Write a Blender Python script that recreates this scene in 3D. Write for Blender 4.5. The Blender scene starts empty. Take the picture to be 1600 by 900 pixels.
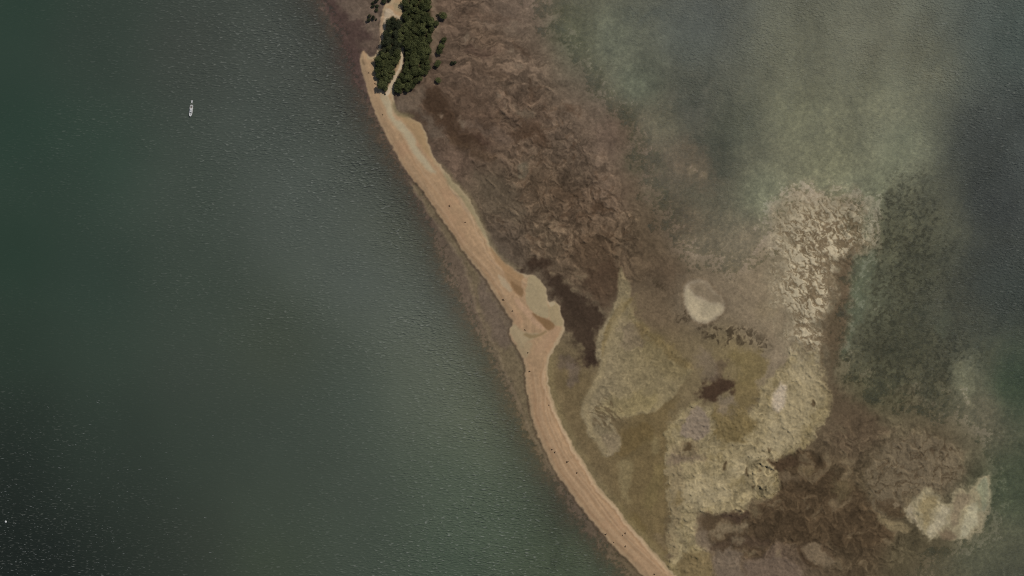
import bpy, bmesh, math, random
import numpy as np
from mathutils import Vector, Matrix, Quaternion

# ------------------------------------------------------------------ camera, sky, sun, exposure
M_PER = 0.6                                  # metres on the ground for one map unit (1600 x 900 map)
def X(u): return (u - 800.0) * M_PER
def Y(v): return (450.0 - v) * M_PER

scene = bpy.context.scene
CAM_H = 2600.0
cam_data = bpy.data.cameras.new('camera')
cam_data.sensor_width = 36.0
cam_data.lens = 36.0 * CAM_H / (1600 * M_PER)
cam_data.clip_start = 10.0
cam_data.clip_end = 30000.0
cam = bpy.data.objects.new('camera', cam_data)
cam.location = (0, 0, CAM_H)
scene.collection.objects.link(cam)
scene.camera = cam

SUN_EL, SUN_AZ = math.radians(54), math.radians(42)      # azimuth clockwise from map north
world = bpy.data.worlds.new('World')
scene.world = world
world.use_nodes = True
wn = world.node_tree
for n in list(wn.nodes): wn.nodes.remove(n)
sky = wn.nodes.new('ShaderNodeTexSky'); sky.sky_type = 'NISHITA'; sky.sun_disc = False
sky.sun_elevation = SUN_EL; sky.sun_rotation = SUN_AZ
bg = wn.nodes.new('ShaderNodeBackground'); bg.inputs['Strength'].default_value = 0.07
wo = wn.nodes.new('ShaderNodeOutputWorld')
wn.links.new(sky.outputs[0], bg.inputs['Color']); wn.links.new(bg.outputs[0], wo.inputs['Surface'])

sun_data = bpy.data.lights.new('sun', 'SUN')
sun_data.energy = 3.4; sun_data.angle = math.radians(0.53); sun_data.color = (1.0, 0.95, 0.88)
sun = bpy.data.objects.new('sun', sun_data)
sdir = Vector((math.cos(SUN_EL) * math.sin(SUN_AZ), math.cos(SUN_EL) * math.cos(SUN_AZ), math.sin(SUN_EL)))
sun.rotation_euler = sdir.to_track_quat('Z', 'Y').to_euler()
sun.location = (300, 300, 400)
scene.collection.objects.link(sun)

scene.view_settings.view_transform = 'Standard'
scene.view_settings.look = 'None'
scene.view_settings.exposure = 0.0
scene.view_settings.gamma = 1.0
scene.view_settings.use_curve_mapping = False
scene.cycles.use_denoising = False
scene.cycles.filter_width = 1.05
scene.cycles.max_bounces = 4
scene.cycles.diffuse_bounces = 2
scene.cycles.glossy_bounces = 2
scene.cycles.transparent_max_bounces = 8
scene.cycles.sample_clamp_indirect = 4.0

COL = scene.collection
KLIGHT = np.array([1.00, 1.00, 1.00])        # daylight on level ground: albedo -> picture, per channel
def lin(c):
    c = np.asarray(c, dtype=np.float64) / 255.0
    return np.where(c <= 0.04045, c / 12.92, ((c + 0.055) / 1.055) ** 2.4)
def alb(c): return lin(c) / KLIGHT

# ------------------------------------------------------------------ numpy noise and map tools
rng = np.random.default_rng(7)
_TAB = rng.random((256, 256)).astype(np.float32)
def vnoise(x, y, seed=0):
    x = x + seed * 17.31; y = y + seed * 9.77
    xi = np.floor(x).astype(np.int32); yi = np.floor(y).astype(np.int32)
    fx = (x - xi).astype(np.float32); fy = (y - yi).astype(np.float32)
    fx = fx * fx * fx * (fx * (fx * 6 - 15) + 10); fy = fy * fy * fy * (fy * (fy * 6 - 15) + 10)
    x0 = xi & 255; x1 = (xi + 1) & 255; y0 = yi & 255; y1 = (yi + 1) & 255
    a = _TAB[y0, x0]; b = _TAB[y0, x1]; c = _TAB[y1, x0]; d = _TAB[y1, x1]
    return (a + (b - a) * fx) * (1 - fy) + (c + (d - c) * fx) * fy
def fbm(x, y, octv=4, seed=0, gain=0.5):      # about -1 .. 1
    s = 0; a = 1.0; t = 0
    for o in range(octv):
        s = s + a * (vnoise(x, y, seed + o * 3) * 2 - 1); t += a
        ca, sa = 0.8, 0.6
        x, y = (x * ca - y * sa) * 2.03, (x * sa + y * ca) * 2.03
        a *= gain
    return s / t * 1.6
def sstep(a, b, x):
    t = np.clip((x - a) / (b - a), 0, 1); return t * t * (3 - 2 * t)
def chaikin(p, n=2, closed=True):
    p = np.asarray(p, dtype=np.float64)
    for _ in range(n):
        q = np.roll(p, -1, 0) if closed else p[1:]
        r = p if closed else p[:-1]
        a = 0.75 * r + 0.25 * q; b = 0.25 * r + 0.75 * q
        m = np.empty((len(a) * 2, 2)); m[0::2] = a; m[1::2] = b
        p = m if closed else np.vstack([p[:1], m, p[-1:]])
    return p
def signed(poly, x, y):                        # > 0 inside
    shp = x.shape; x = x.ravel(); y = y.ravel()
    d2 = np.full(x.shape, 1e12); ins = np.zeros(x.shape, bool)
    n = len(poly)
    for i in range(n):
        ax, ay = poly[i]; bx, by = poly[(i + 1) % n]
        ex, ey = bx - ax, by - ay; L = ex * ex + ey * ey + 1e-12
        px = x - ax; py = y - ay
        t = np.clip((px * ex + py * ey) / L, 0, 1)
        d2 = np.minimum(d2, (px - t * ex) ** 2 + (py - t * ey) ** 2)
        if ay != by:
            c = (ay > y) != (by > y)
            ins ^= c & (x < ex * (y - ay) / (by - ay) + ax)
    d = np.sqrt(d2)
    return np.where(ins, d, -d).reshape(shp)
def idw(pts, x, y, power=3.0, eps=14.0):
    num = None; den = 0
    for p in pts:
        w = 1.0 / (((x - p[0]) ** 2 + (y - p[1]) ** 2 + eps * eps) ** (power / 2))
        v = np.asarray(p[2], dtype=np.float64)
        c = w[..., None] * v if v.ndim else w * v
        num = c if num is None else num + c; den = den + w
    return num / (den[..., None] if v.ndim else den)

class Field:                                   # a value on a coarse regular grid, sampled bilinearly
    def __init__(self, fn, u0, u1, v0, v1, step):
        self.u0, self.v0, self.s = u0, v0, step
        a, b = np.meshgrid(np.arange(u0, u1 + step, step), np.arange(v0, v1 + step, step))
        self.g = np.asarray(fn(a, b), dtype=np.float32)
    def __call__(self, u, v):
        n, m = self.g.shape[:2]
        x = np.clip((u - self.u0) / self.s, 0, m - 1.001); y = np.clip((v - self.v0) / self.s, 0, n - 1.001)
        i = x.astype(np.int32); j = y.astype(np.int32); fx = (x - i).astype(np.float32); fy = (y - j).astype(np.float32)
        if self.g.ndim == 3: fx = fx[..., None]; fy = fy[..., None]
        g = self.g
        return (g[j, i] * (1 - fx) + g[j, i + 1] * fx) * (1 - fy) + (g[j + 1, i] * (1 - fx) + g[j + 1, i + 1] * fx) * fy
def spaced(lo, hi, step, far, grow=1.18):
    core = np.arange(lo, hi + step, step)
    out = []; s = step; x = lo
    while x > -far: s *= grow; x -= s; out.append(x)
    out2 = []; s = step; x = core[-1]
    while x < far: s *= grow; x += s; out2.append(x)
    return np.concatenate([out[::-1], core, out2])

# ------------------------------------------------------------------ map outlines traced on the ground plan
LAND = [(380, -160), (470, -60), (503, 0), (520, 30), (535, 60), (547, 95), (558, 130), (572, 160), (600, 218), (625, 263), (641, 282),
        (652, 305), (663, 330), (677, 360), (690, 395), (704, 430), (720, 462), (737, 500), (756, 535), (778, 575), (797, 615),
        (812, 650), (828, 685), (843, 712), (864, 748), (893, 792), (931, 842), (966, 880), (990, 904), (1080, 990), (1200, 1080),
        (1330, 1090), (1430, 1000), (1428, 900), (1450, 860), (1510, 850), (1550, 800), (1552, 735), (1510, 655), (1420, 622), (1342, 605),
        (1312, 560), (1322, 500), (1328, 425), (1352, 380), (1357, 330), (1300, 303), (1240, 298), (1213, 340), (1200, 400),
        (1140, 420), (1065, 405), (1035, 345), (1012, 285), (1002, 232), (975, 187), (937, 152), (897, 107), (868, 62), (822, 0), (800, -90), (700, -200)]
SPIT_W = [(561, 87), (565, 108), (572, 140), (580, 162), (591, 188), (609, 222), (626, 253), (642, 277), (660, 296), (677, 322),
          (695, 348), (712, 374), (728, 398), (745, 418), (762, 440), (780, 470), (793, 490), (803, 505), (796, 520), (803, 536), (814, 552),
          (821, 568), (821, 590), (824, 615), (829, 645), (838, 673), (855, 711), (870, 741), (890, 768), (925, 815), (960, 855), (988, 882),
          (1008, 902), (1090, 985), (1160, 1040)]
SPIT_E = [(1190, 1030), (1110, 950), (1057, 900), (1025, 865), (998, 835), (970, 801), (938, 763), (909, 718), (890, 686), (873, 653), (863, 622),
          (855, 590), (857, 564), (864, 549), (873, 535), (881, 519), (882, 505), (876, 488), (874, 475), (866, 469), (857, 473),
          (854, 455), (847, 440), (833, 429), (822, 430), (803, 421), (780, 402), (766, 381), (757, 362), (750, 346), (740, 320), (722, 296), (702, 277),
          (688, 258), (676, 242), (670, 220), (664, 200), (645, 186), (628, 180), (618, 172), (616, 150), (616, 146), (622, 128), (630, 95), (633, 60), (632, 30),
          (634, 0), (636, -60), (618, -60), (612, 0), (607, 4), (599, 7), (596, 20), (594, 45), (594, 65), (590, 82), (580, 90), (574, 85), (568, 78)]
SPIT = SPIT_W + SPIT_E
GROVE_E = [(631, -14), (631, 35), (632, 57), (634, 82), (629, 107), (621, 130), (616, 147), (625, 144), (640, 145), (655, 130), (661, 117), (672, 110),
           (675, 92), (672, 72), (674, 55), (680, 37), (673, 22), (671, -14)]
GROVE_W = [(613, 25), (625, 30), (628, 50), (627, 72), (623, 97), (613, 120), (602, 144), (595, 141), (590, 120), (587, 97), (597, 77), (602, 50), (606, 32)]

# ------------------------------------------------------------------ terrain fields
gu = spaced(490.0, 1612.0, 1.22, 9000.0)
gv = spaced(-12.0, 912.0, 1.22, 9000.0)
U, V = np.meshgrid(gu, gv)
U = U.astype(np.float32); V = V.astype(np.float32)
W1u = fbm(U / 7, V / 7, 2, 11); W1v = fbm(U / 7, V / 7, 2, 12)
W2u = fbm(U / 24, V / 24, 3, 13); W2v = fbm(U / 24, V / 24, 3, 14)
W3u = fbm(U / 80, V / 80, 2, 15); W3v = fbm(U / 80, V / 80, 2, 16)

BROAD = [   # broad colour of the bed and the flats, sRGB
    (520, 20, (92, 78, 69)), (560, 60, (96, 82, 70)), (545, 90, (84, 68, 62)), (575, 40, (104, 91, 78)),
    (700, 20, (104, 88, 73)), (760, 60, (104, 88, 72)), (720, 130, (97, 82, 68)), (800, 20, (112, 97, 82)), (820, 100, (110, 95, 79)),
    (690, 180, (80, 65, 52)), (750, 200, (92, 76, 62)), (820, 180, (100, 84, 69)), (900, 200, (104, 90, 75)), (960, 210, (106, 90, 76)),
    (700, 250, (94, 79, 66)), (760, 300, (97, 85, 69)), (850, 300, (98, 83, 66)), (900, 330, (94, 79, 63)), (960, 300, (102, 87, 72)),
    (790, 380, (95, 83, 69)), (860, 370, (104, 90, 72)), (930, 390, (92, 77, 60)), (1000, 380, (92, 79, 64)), (1020, 250, (104, 93, 79)), (1060, 250, (112, 99, 84)),
    (1100, 290, (106, 98, 82)), (1060, 350, (96, 84, 69)), (1100, 390, (120, 108, 90)), (1160, 390, (128, 116, 98)), (1170, 450, (126, 112, 95)),
    (1040, 430, (96, 82, 67)), (1020, 480, (108, 93, 75)), (1150, 560, (124, 110, 82)), (1190, 500, (134, 119, 100)), (1220, 560, (136, 122, 103)),
    (960, 60, (112, 112, 96)), (900, 60, (100, 98, 80)), (1000, 130, (114, 115, 98)), (1080, 60, (104, 106, 98)), (1080, 170, (104, 100, 90)), (1150, 200, (108, 106, 90)),
    (1040, 190, (118, 110, 92)), (1250, 60, (138, 134, 113)), (1350, 50, (138, 132, 112)), (1250, 180, (138, 134, 110)), (1380, 150, (136, 132, 110)), (1450, 100, (134, 128, 106)),
    (1420, 230, (140, 138, 116)), (1300, 260, (136, 132, 108)), (1190, 300, (126, 124, 104)), (1340, 300, (138, 136, 114)),
    (1400, 360, (100, 96, 76)), (1450, 340, (112, 108, 88)), (1360, 460, (110, 110, 90)), (1420, 430, (96, 93, 74)), (1420, 540, (84, 79, 60)), (1380, 600, (90, 86, 66)),
    (1480, 480, (94, 90, 74)), (1470, 600, (92, 86, 68)), (1510, 590, (128, 124, 104)), (1530, 640, (112, 104, 86)), (1450, 680, (98, 88, 70)),
    (1330, 680, (96, 82, 66)), (1300, 760, (86, 73, 56)), (1250, 800, (82, 68, 52)), (1380, 760, (94, 83, 64)), (1430, 720, (108, 96, 79)), (1350, 850, (84, 71, 55)),
    (1420, 870, (88, 80, 62)), (1550, 860, (96, 94, 76)), (1580, 760, (80, 84, 66)), (1580, 600, (76, 84, 66)), (1560, 300, (62, 64, 60)), (1540, 220, (76, 78, 72)), (1560, 440, (66, 68, 60)), (1560, 100, (86, 90, 84)),
    (1130, 860, (104, 90, 74)), (1200, 880, (100, 85, 72)), (880, 600, (108, 94, 68)), (1000, 560, (122, 107, 76)), (1000, 750, (110, 95, 66)),
    (740, 460, (104, 90, 75)), (790, 580, (102, 90, 72)), (660, 310, (90, 77, 66)), (900, 800, (92, 80, 66)), (300, 300, (80, 84, 70)), (200, 800, (60, 66, 56)),
]
Rgb = Field(lambda a, b: idw(BROAD, a, b, 3.2, 16.0), -300, 1900, -300, 1200, 6.0)(U, V)

relief = np.zeros_like(U)
landF = Field(lambda a, b: signed(chaikin(LAND, 1), a, b), -700, 2300, -700, 1700, 5.0)
midline = np.interp(V, [-9000, -100, 100, 300, 500, 700, 900, 1100, 9000], [560, 600, 600, 690, 830, 880, 1020, 1180, 1180])
west = U < midline
lw = np.where(west, 0.3, 1.0).astype(np.float32)
land = landF(U + lw * (4 * W2u + 5 * W3u), V + lw * (4 * W2v + 5 * W3v))
land += np.where(west, 0.8, 14.0) * fbm(U / 26, V / 26, 4, 17)
deep = np.where(west, 0.023, 0.0042)
Z = np.where(land > 0, np.minimum(land * 0.010, 0.22) + 1.1 * sstep(4, 70, land), land * deep)
Z = np.maximum(Z, np.where(west, -9.0, -2.2 - 0.02 * np.maximum(-land - 520, 0)))
Z = np.maximum(Z, -14.0)

def smear(mask, c, k=1.0):
    m = (mask * k).astype(np.float32)[..., None]
    iv = np.where(mask.any(1))[0]; iu = np.where(mask.any(0))[0]
    if len(iv) == 0: return
    b = np.s_[iv[0]:iv[-1] + 1, iu[0]:iu[-1] + 1]; m = m[b]
    Rgb[b] = Rgb[b] * (1 - m) + np.asarray(c, dtype=np.float32) * m
ED = fbm(U / 15, V / 15, 6, 18, 0.68)
def paint(poly, c, soft=3.0, warp=(0.8, 2.5, 0), k=1.0, dz=0.0, grow=0.0, smooth=1, rough=None):
    """one patch of sediment: soft-edged outline on the ground plan, with its own colour and its own height"""
    p = chaikin(poly, smooth)
    mar = soft * 2.6 + sum(warp) * 2 + 8 + abs(grow)
    iu = np.where((gu > p[:, 0].min() - mar) & (gu < p[:, 0].max() + mar))[0]
    iv = np.where((gv > p[:, 1].min() - mar) & (gv < p[:, 1].max() + mar))[0]
    m = np.zeros_like(U)
    if len(iu) == 0 or len(iv) == 0: return m
    s = np.s_[iv[0]:iv[-1] + 1, iu[0]:iu[-1] + 1]
    su = U[s] + warp[0] * W1u[s] + warp[1] * W2u[s] + warp[2] * W3u[s]
    sv = V[s] + warp[0] * W1v[s] + warp[1] * W2v[s] + warp[2] * W3v[s]
    if rough is None: rough = min(1.25 * soft, 7.0)
    d = signed(p, su, sv) + grow + rough * ED[s]
    mm = sstep(-1.15 * soft, 1.15 * soft, d) * k
    m[s] = mm
    if c is not None:
        Rgb[s] = Rgb[s] * (1 - mm[..., None]) + np.asarray(c, dtype=np.float64) * mm[..., None]
    if dz: Z[s] = Z[s] + dz * mm
    return m
def blob(u, v, a, b, ang=0, n=14, jag=0.18, seed=0):
    r = random.Random(seed * 31 + int(u) * 7 + int(v)); out = []
    ca, sa = math.cos(math.radians(ang)), math.sin(math.radians(ang))
    for i in range(n):
        t = 2 * math.pi * i / n; k = 1 + r.uniform(-jag, jag)
        x, y = a * k * math.cos(t), b * k * math.sin(t)
        out.append((u + x * ca - y * sa, v + x * sa + y * ca))
    return out

def billow(sc, seed, warp=0.8, octv=4, gain=0.5, au=0.0, st=1.0):   # rounded mounds parted by sharp creases, 0 (crease) .. 1
    ca, sa = math.cos(au), math.sin(au)
    a = U + warp * sc * W2u * 0.6 + 2.0 * W1u; b = V + warp * sc * W2v * 0.6 + 2.0 * W1v
    return np.clip(np.abs(fbm((a * ca + b * sa) / (sc * st), (-a * sa + b * ca) / sc, octv, seed, gain)) * 1.7, 0, 1.4)
# ---- mud texture on the upper flat: strata, curled lobes, pale crests
nA = fbm(U / 34 + 0.8 * W3u + 0.25 * W2u, V / 12 + 0.9 * W3v + 0.4 * W2v + U / 80, 5, 21, 0.58)
nB = fbm((U + 9 * W2u) / 15, (V + 9 * W2v) / 15, 5, 22, 0.62)
nC = fbm((U + 6 * W2u) / 6.5, (V + 6 * W2v) / 6.5, 4, 23, 0.65)
bl1 = billow(15, 25, 1.0, 5, 0.56); bl2 = billow(9.5, 26, 0.8, 4, 0.52)
blD = billow(13, 28, 1.1, 5, 0.55, 0.85, 1.9)
blS = billow(11, 27, 1.7, 5, 0.60, 0.14, 3.4)
rid = 1 - np.abs(fbm((U + 8 * W2u + 2 * W1u) / 17, (V + 8 * W2v + 2 * W1v) / 17, 3, 24)) * 1.5
rid = np.clip(rid, 0, 1) ** 4
flat_m = paint([(500, -60), (800, -60), (822, 0), (868, 62), (905, 120), (950, 170), (990, 230), (1010, 300), (1040, 380), (1060, 430), (1000, 440), (960, 430), (940, 480),
                (880, 440), (780, 395), (700, 290), (670, 220), (640, 160), (560, 120)], None, 12, (1, 6, 4))
strata = sstep(150, 60, V) * sstep(690, 740, U) + 0.55 * sstep(420, 150, V)
strata = np.clip(strata, 0, 1)
flat_m = flat_m * (0.30 + 0.70 * sstep(15, 85, land))
tex = (nA * strata * 1.0 + nB * (1 - 0.45 * strata) * 0.9 + nC * 0.35)
Rgb *= (1 + (0.15 * tex + 0.34 * (np.minimum(blS, 0.9) - 0.45) * strata + 0.22 * (np.minimum(blD, 0.9) - 0.42) * (1 - strata)) * flat_m)[..., None]
dgs = fbm((U * 0.66 + V * 0.75 + 5 * W2u) / 48, (-U * 0.75 + V * 0.66 + 5 * W2v) / 6.0, 4, 29, 0.55)
Rgb *= (1 + 0.11 * dgs * flat_m * (1 - 0.7 * strata))[..., None]; Z += 0.22 * dgs * flat_m * (1 - 0.7 * strata)
Z += flat_m * (0.16 * nB + 0.9 * blS * strata + 0.28 * nC + 0.80 * blD * (1 - strata))
lobes = sstep(10, 70, land) * paint([(790, 110), (870, 150), (900, 200), (960, 260), (1000, 330), (1030, 400), (960, 410), (880, 400), (800, 370), (760, 330), (770, 270), (800, 230), (770, 170)], None, 22, (2, 8, 6))
smear(sstep(0.5, 0.95, rid) * lobes, (122, 107, 87), 0.40)
Z += lobes * (0.60 * blD + 0.70 * bl2)
Rgb *= (1 + lobes * (0.18 * np.minimum(blD, 0.8) - 0.09 + 0.10 * np.minimum(bl2, 0.7) - 0.05))[..., None]
cav = sstep(0.15, 0.5, nB * 0.6 + nC * 0.5) * lobes
smear(cav, (82, 66, 51), 0.5); Z -= 0.22 * cav
# large dark pools and grey plates of the flat
for poly, c, k, dz in [
    ([(664, 150), (680, 136), (702, 160), (720, 195), (760, 224), (742, 236), (714, 216), (690, 202), (671, 182)], (73, 58, 45), 0.85, -0.08),
    ([(736, 205), (765, 220), (770, 228), (745, 224)], (78, 62, 51), 0.7, -0.05),
    ([(655, 165), (672, 180), (690, 206), (705, 226), (690, 226), (672, 205), (656, 184)], (104, 92, 78), 0.8, 0.05),
    ([(700, 200), (716, 208), (745, 232), (780, 246), (760, 252), (720, 236), (700, 218)], (84, 68, 52), 0.6, -0.04),
    ([(716, 190), (760, 190), (800, 215), (795, 224), (750, 208)], (109, 94, 80), 0.6, 0.05),
    ([(823, 248), (826, 276), (812, 284), (804, 272)], (106, 99, 82), 0.85, 0.03),
    ([(735, 272), (780, 280), (805, 296), (830, 340), (810, 352), (770, 335)], (98, 87, 71), 0.75, 0.02),
    ([(805, 155), (830, 170), (836, 182), (815, 180)], (112, 101, 84), 0.6, 0.03),
    ([(722, 68), (780, 76), (792, 84), (760, 92), (730, 82)], (80, 65, 55), 0.6, -0.04),
    ([(720, 16), (800, 22), (806, 30), (730, 26)], (86, 70, 57), 0.5, -0.04),
    ([(735, 30), (770, 32), (776, 40), (742, 38)], (118, 105, 90), 0.55, 0.03),
    ([(796, 25), (806, 34), (803, 50), (796, 46), (799, 36)], (124, 110, 92), 0.7, 0.05),
    ([(800, 56), (832, 90), (836, 96), (826, 94), (804, 64)], (82, 66, 52), 0.6, -0.05),
    ([(826, 120), (838, 140), (832, 150), (824, 132)], (82, 66, 52), 0.6, -0.04),
    ([(880, 160), (900, 172), (902, 182), (884, 176)], (80, 64, 50), 0.6, -0.04),
    ([(860, 290), (905, 300), (905, 318), (875, 312)], (84, 69, 54), 0.6, -0.05),
    ([(925, 312), (950, 322), (955, 335), (932, 330)], (80, 64, 49), 0.7, -0.05),
    ([(890, 385), (945, 370), (955, 395), (945, 430), (905, 420)], (88, 73, 57), 0.6, -0.05),
    ([(790, 205), (835, 190), (846, 205), (830, 220), (800, 218)], (78, 62, 48), 0.6, -0.05),
    ([(838, 215), (858, 205), (862, 222), (846, 232)], (76, 60, 46), 0.6, -0.05),
    ([(700, 130), (740, 140), (760, 165), (725, 160)], (90, 74, 60), 0.6, -0.03),
    ([(742, 100), (800, 112), (806, 128), (770, 124)], (90, 75, 61), 0.5, -0.03),
]:
    paint(poly, c, 6.5, (3.0, 6.5, 0), k, dz * 2)
for a in [(697, 22, 8, 5, 0), (724, 59, 5, 5, 0), (743, 63, 3, 4, 0), (797, 82, 4, 4, 0), (775, 150, 4, 3, 0), (790, 166, 3, 3, 0), (690, 178, 3, 4, 40), (722, 190, 3, 7, -30), (812, 104, 8, 3, 20)]:
    paint(blob(*a), (124, 110, 92), 3.5, (3.0, 4, 0), 0.7, 0.15)
# dark purple wet mud left of the hook, pale line of a channel edge
paint([(500, -20), (528, 0), (545, 30), (556, 34), (570, 42), (585, 55), (590, 60), (575, 62), (556, 58), (560, 70), (572, 80), (562, 82), (556, 100), (563, 130), (575, 160), (566, 158), (545, 105), (528, 60), (512, 25)],
      (78, 63, 57), 5, (1.2, 4, 0), 0.85, -0.05)
paint([(520, 0), (560, 0), (588, 10), (590, 45), (575, 38), (560, 22), (545, 22)], (108, 94, 80), 5, (1.5, 3, 0), 0.6, 0.03)

# ---- west fringe
tanline = [(640, 283), (662, 318), (694, 368), (716, 398), (730, 425), (738, 458), (745, 488), (760, 515), (773, 538), (782, 565), (798, 602), (815, 645), (832, 680), (848, 705), (866, 740)]
paint(tanline + [(870, 741), (838, 673), (824, 615), (818, 570), (796, 520), (780, 470), (745, 418), (712, 374), (677, 322), (660, 296)], (112, 99, 76), 4, (1, 2, 0), 0.85, 0.12)
def trace(line, c, w, k, v0=-1e9, v1=1e9):
    p = chaikin(line, 2, False); d2 = np.full(U.shape, 1e9, np.float32)
    iu = np.where((gu > p[:, 0].min() - 9) & (gu < p[:, 0].max() + 9))[0]; iv = np.where((gv > p[:, 1].min() - 9) & (gv < p[:, 1].max() + 9))[0]
    b = np.s_[iv[0]:iv[-1] + 1, iu[0]:iu[-1] + 1]; x = U[b] + 1.2 * W1u[b] + 1.4 * W2u[b]; y = V[b] + 1.2 * W1v[b] + 1.4 * W2v[b]; dd = np.full(x.shape, 1e9, np.float32)
    for (ax, ay), (bx, by) in zip(p[:-1], p[1:]):
        ex, ey = bx - ax, by - ay; t = np.clip(((x - ax) * ex + (y - ay) * ey) / (ex * ex + ey * ey + 1e-9), 0, 1)
        dd = np.minimum(dd, (x - ax - t * ex) ** 2 + (y - ay - t * ey) ** 2)
    d2[b] = dd
    m = np.exp(-d2 / (w * w)); smear(np.where(m > 0.02, m, 0), c, k); return m
tm = trace(tanline, (132, 116, 93), 2.2, 0.42); Z += 0.15 * tm
paint([(748, 425), (765, 448), (785, 490), (795, 515), (800, 540), (785, 545), (768, 520), (752, 480), (744, 450)], (104, 90, 78), 6, (1.5, 3, 0), 0.7)
fr = fbm(U / 5, V / 5, 3, 31)
west_m = (sstep(-26, 4, land) * west).astype(np.float32)
Rgb *= (1 + 0.06 * fr * west_m)[..., None]; Z += 0.02 * fr * west_m

# ---- lagoon side: olive pool, dark channel, bars
paint([(862, 580), (884, 555), (905, 572), (925, 600), (905, 640), (915, 660), (930, 690), (952, 716), (975, 690), (962, 665), (1000, 648), (1062, 618), (1046, 655), (1041, 700),
       (1043, 760), (1040, 830), (1043, 880), (1010, 838), (940, 758), (892, 680), (872, 642), (858, 604)], (111, 96, 69), 5, (1, 3, 0), 0.95, -0.10)
for poly, c, k in [([(962, 722), (990, 716), (992, 735), (984, 760), (985, 800), (974, 778), (964, 748)], (128, 114, 84), 0.9),
                   ([(1015, 682), (1022, 672), (1030, 690), (1030, 708), (1020, 712)], (128, 114, 84), 0.9),
                   ([(1005, 690), (1012, 680), (1014, 686), (1002, 698)], (126, 112, 82), 0.8),
                   ([(1030, 720), (1038, 722), (1036, 760), (1028, 790), (1006, 800), (1000, 790), (1014, 750)], (117, 103, 72), 0.7),
                   ([(1018, 830), (1038, 836), (1040, 860), (1028, 850)], (124, 108, 84), 0.7),
                   ([(940, 690), (1000, 660), (1030, 672), (1000, 700), (970, 716)], (103, 87, 58), 0.6),
                   ([(870, 560), (895, 556), (900, 575), (882, 580), (868, 578)], (98, 85, 70), 0.8),
                   ([(886, 570), (900, 568), (912, 580), (900, 602), (888, 606), (890, 588)], (108, 94, 80), 0.7),
                   ([(872, 612), (880, 616), (878, 630), (872, 632)], (124, 108, 78), 0.8),
                   ([(978, 800), (1000, 806), (1010, 830), (990, 822)], (104, 89, 58), 0.6)]:
    paint(poly, c, 4, (1.5, 3, 0), k, 0.03)
paint([(818, 408), (840, 402), (860, 410), (864, 427), (880, 435), (896, 457), (917, 470), (934, 482), (946, 495), (940, 510), (931, 525), (927, 550), (931, 567), (924, 575),
       (908, 566), (907, 550), (892, 530), (882, 510), (876, 490), (870, 468), (855, 462), (853, 445), (840, 427), (822, 424)], (62, 50, 40), 8.0, (3.2, 6, 0), 0.92, -0.16, rough=9)
paint([(935, 415), (960, 405), (966, 430), (964, 462), (950, 488), (925, 474), (905, 455), (915, 430)], (80, 65, 51), 6, (2, 4, 0), 0.8, -0.08)
paint([(870, 470), (884, 480), (905, 500), (915, 530), (905, 540), (890, 520)], (74, 61, 48), 8, (3, 4, 0), 0.55)
for a in [(898, 453, 7, 5, 30), (918, 467, 4, 3, 20), (886, 440, 8, 4, 20), (908, 433, 8, 3, 0), (865, 430, 6, 3, 20), (940, 485, 8, 3, 40), (905, 424, 7, 2, 10)]:
    paint(blob(*a), (118, 104, 82), 2.4, (2, 2, 0), 0.75, 0.06)
paint(blob(925, 560, 9, 11), (58, 46, 37), 3.5, (2.5, 2, 0), 0.9, -0.06)
# long pale bar and its groove
BAR = [(970, 415), (965, 432), (965, 462), (955, 486), (945, 502), (932, 524), (929, 545), (931, 566), (940, 560), (937, 577), (923, 607), (905, 640), (915, 660), (917, 680), (930, 687), (937, 707),
       (952, 715), (967, 702), (975, 690), (960, 672), (952, 652), (975, 652), (1000, 647), (1020, 645), (1040, 632), (1056, 614), (1072, 592), (1088, 576), (1070, 558), (1040, 536), (1010, 514), (992, 497),
       (984, 470), (985, 445), (976, 430)]
barm = paint(BAR, (134, 121, 94), 2.4, (1.0, 1.6, 0), 0.95, 0.10, rough=1.6)
BAR_RIM = [(974, 470), (962, 500), (950, 540), (942, 575), (930, 602), (911, 636), (921, 658), (923, 678), (936, 690), (946, 706)]
bt = fbm((U + 5 * W1u) / 5.5, (V + 5 * W1v) / 5.5, 3, 41)
paint([(988, 455), (996, 500), (1030, 530), (1075, 565), (1086, 577), (1060, 600), (1040, 585), (1010, 560), (985, 530), (975, 500)], (121, 108, 80), 10, (3, 5, 0), 0.7)
paint([(970, 505), (985, 500), (1005, 520), (1012, 540), (990, 545), (970, 530)], (120, 106, 88), 7, (4, 5, 0), 0.7)
paint([(985, 462), (990, 470), (968, 492), (952, 520), (945, 548), (940, 560), (940, 530), (950, 503), (968, 478)], (119, 103, 70), 2.6, (0.6, 1, 0), 0.8, -0.05)
paint([(985, 500), (998, 505), (1040, 535), (1080, 562), (1090, 578), (1070, 572), (1030, 545), (1000, 520)], (112, 96, 66), 5, (1.5, 3, 0), 0.6, -0.03)
paint([(930, 640), (960, 622), (1000, 612), (1040, 616), (1020, 640), (985, 648), (950, 650)], (138, 124, 90), 6, (2, 4, 0), 0.7, 0.04)
paint([(935, 680), (955, 672), (974, 688), (966, 702), (952, 712), (940, 705), (934, 692)], (136, 121, 96), 4, (1, 2, 0), 0.85)
Rgb *= (1 + 0.10 * bt * barm)[..., None]; Z += barm * (0.34 * bt + 0.40 * bl2)
trace(BAR_RIM, (146, 131, 99), 6.0, 0.75)
stri = fbm((U * 0.8 + V * 0.6 + 6 * W2u) / 14, (-U * 0.6 + V * 0.8 + 6 * W2v) / 3.2, 3, 43)
mrip = paint([(925, 630), (945, 618), (965, 632), (980, 655), (972, 672), (950, 675), (930, 664), (920, 650)], None, 7, (2, 3, 0))
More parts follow.
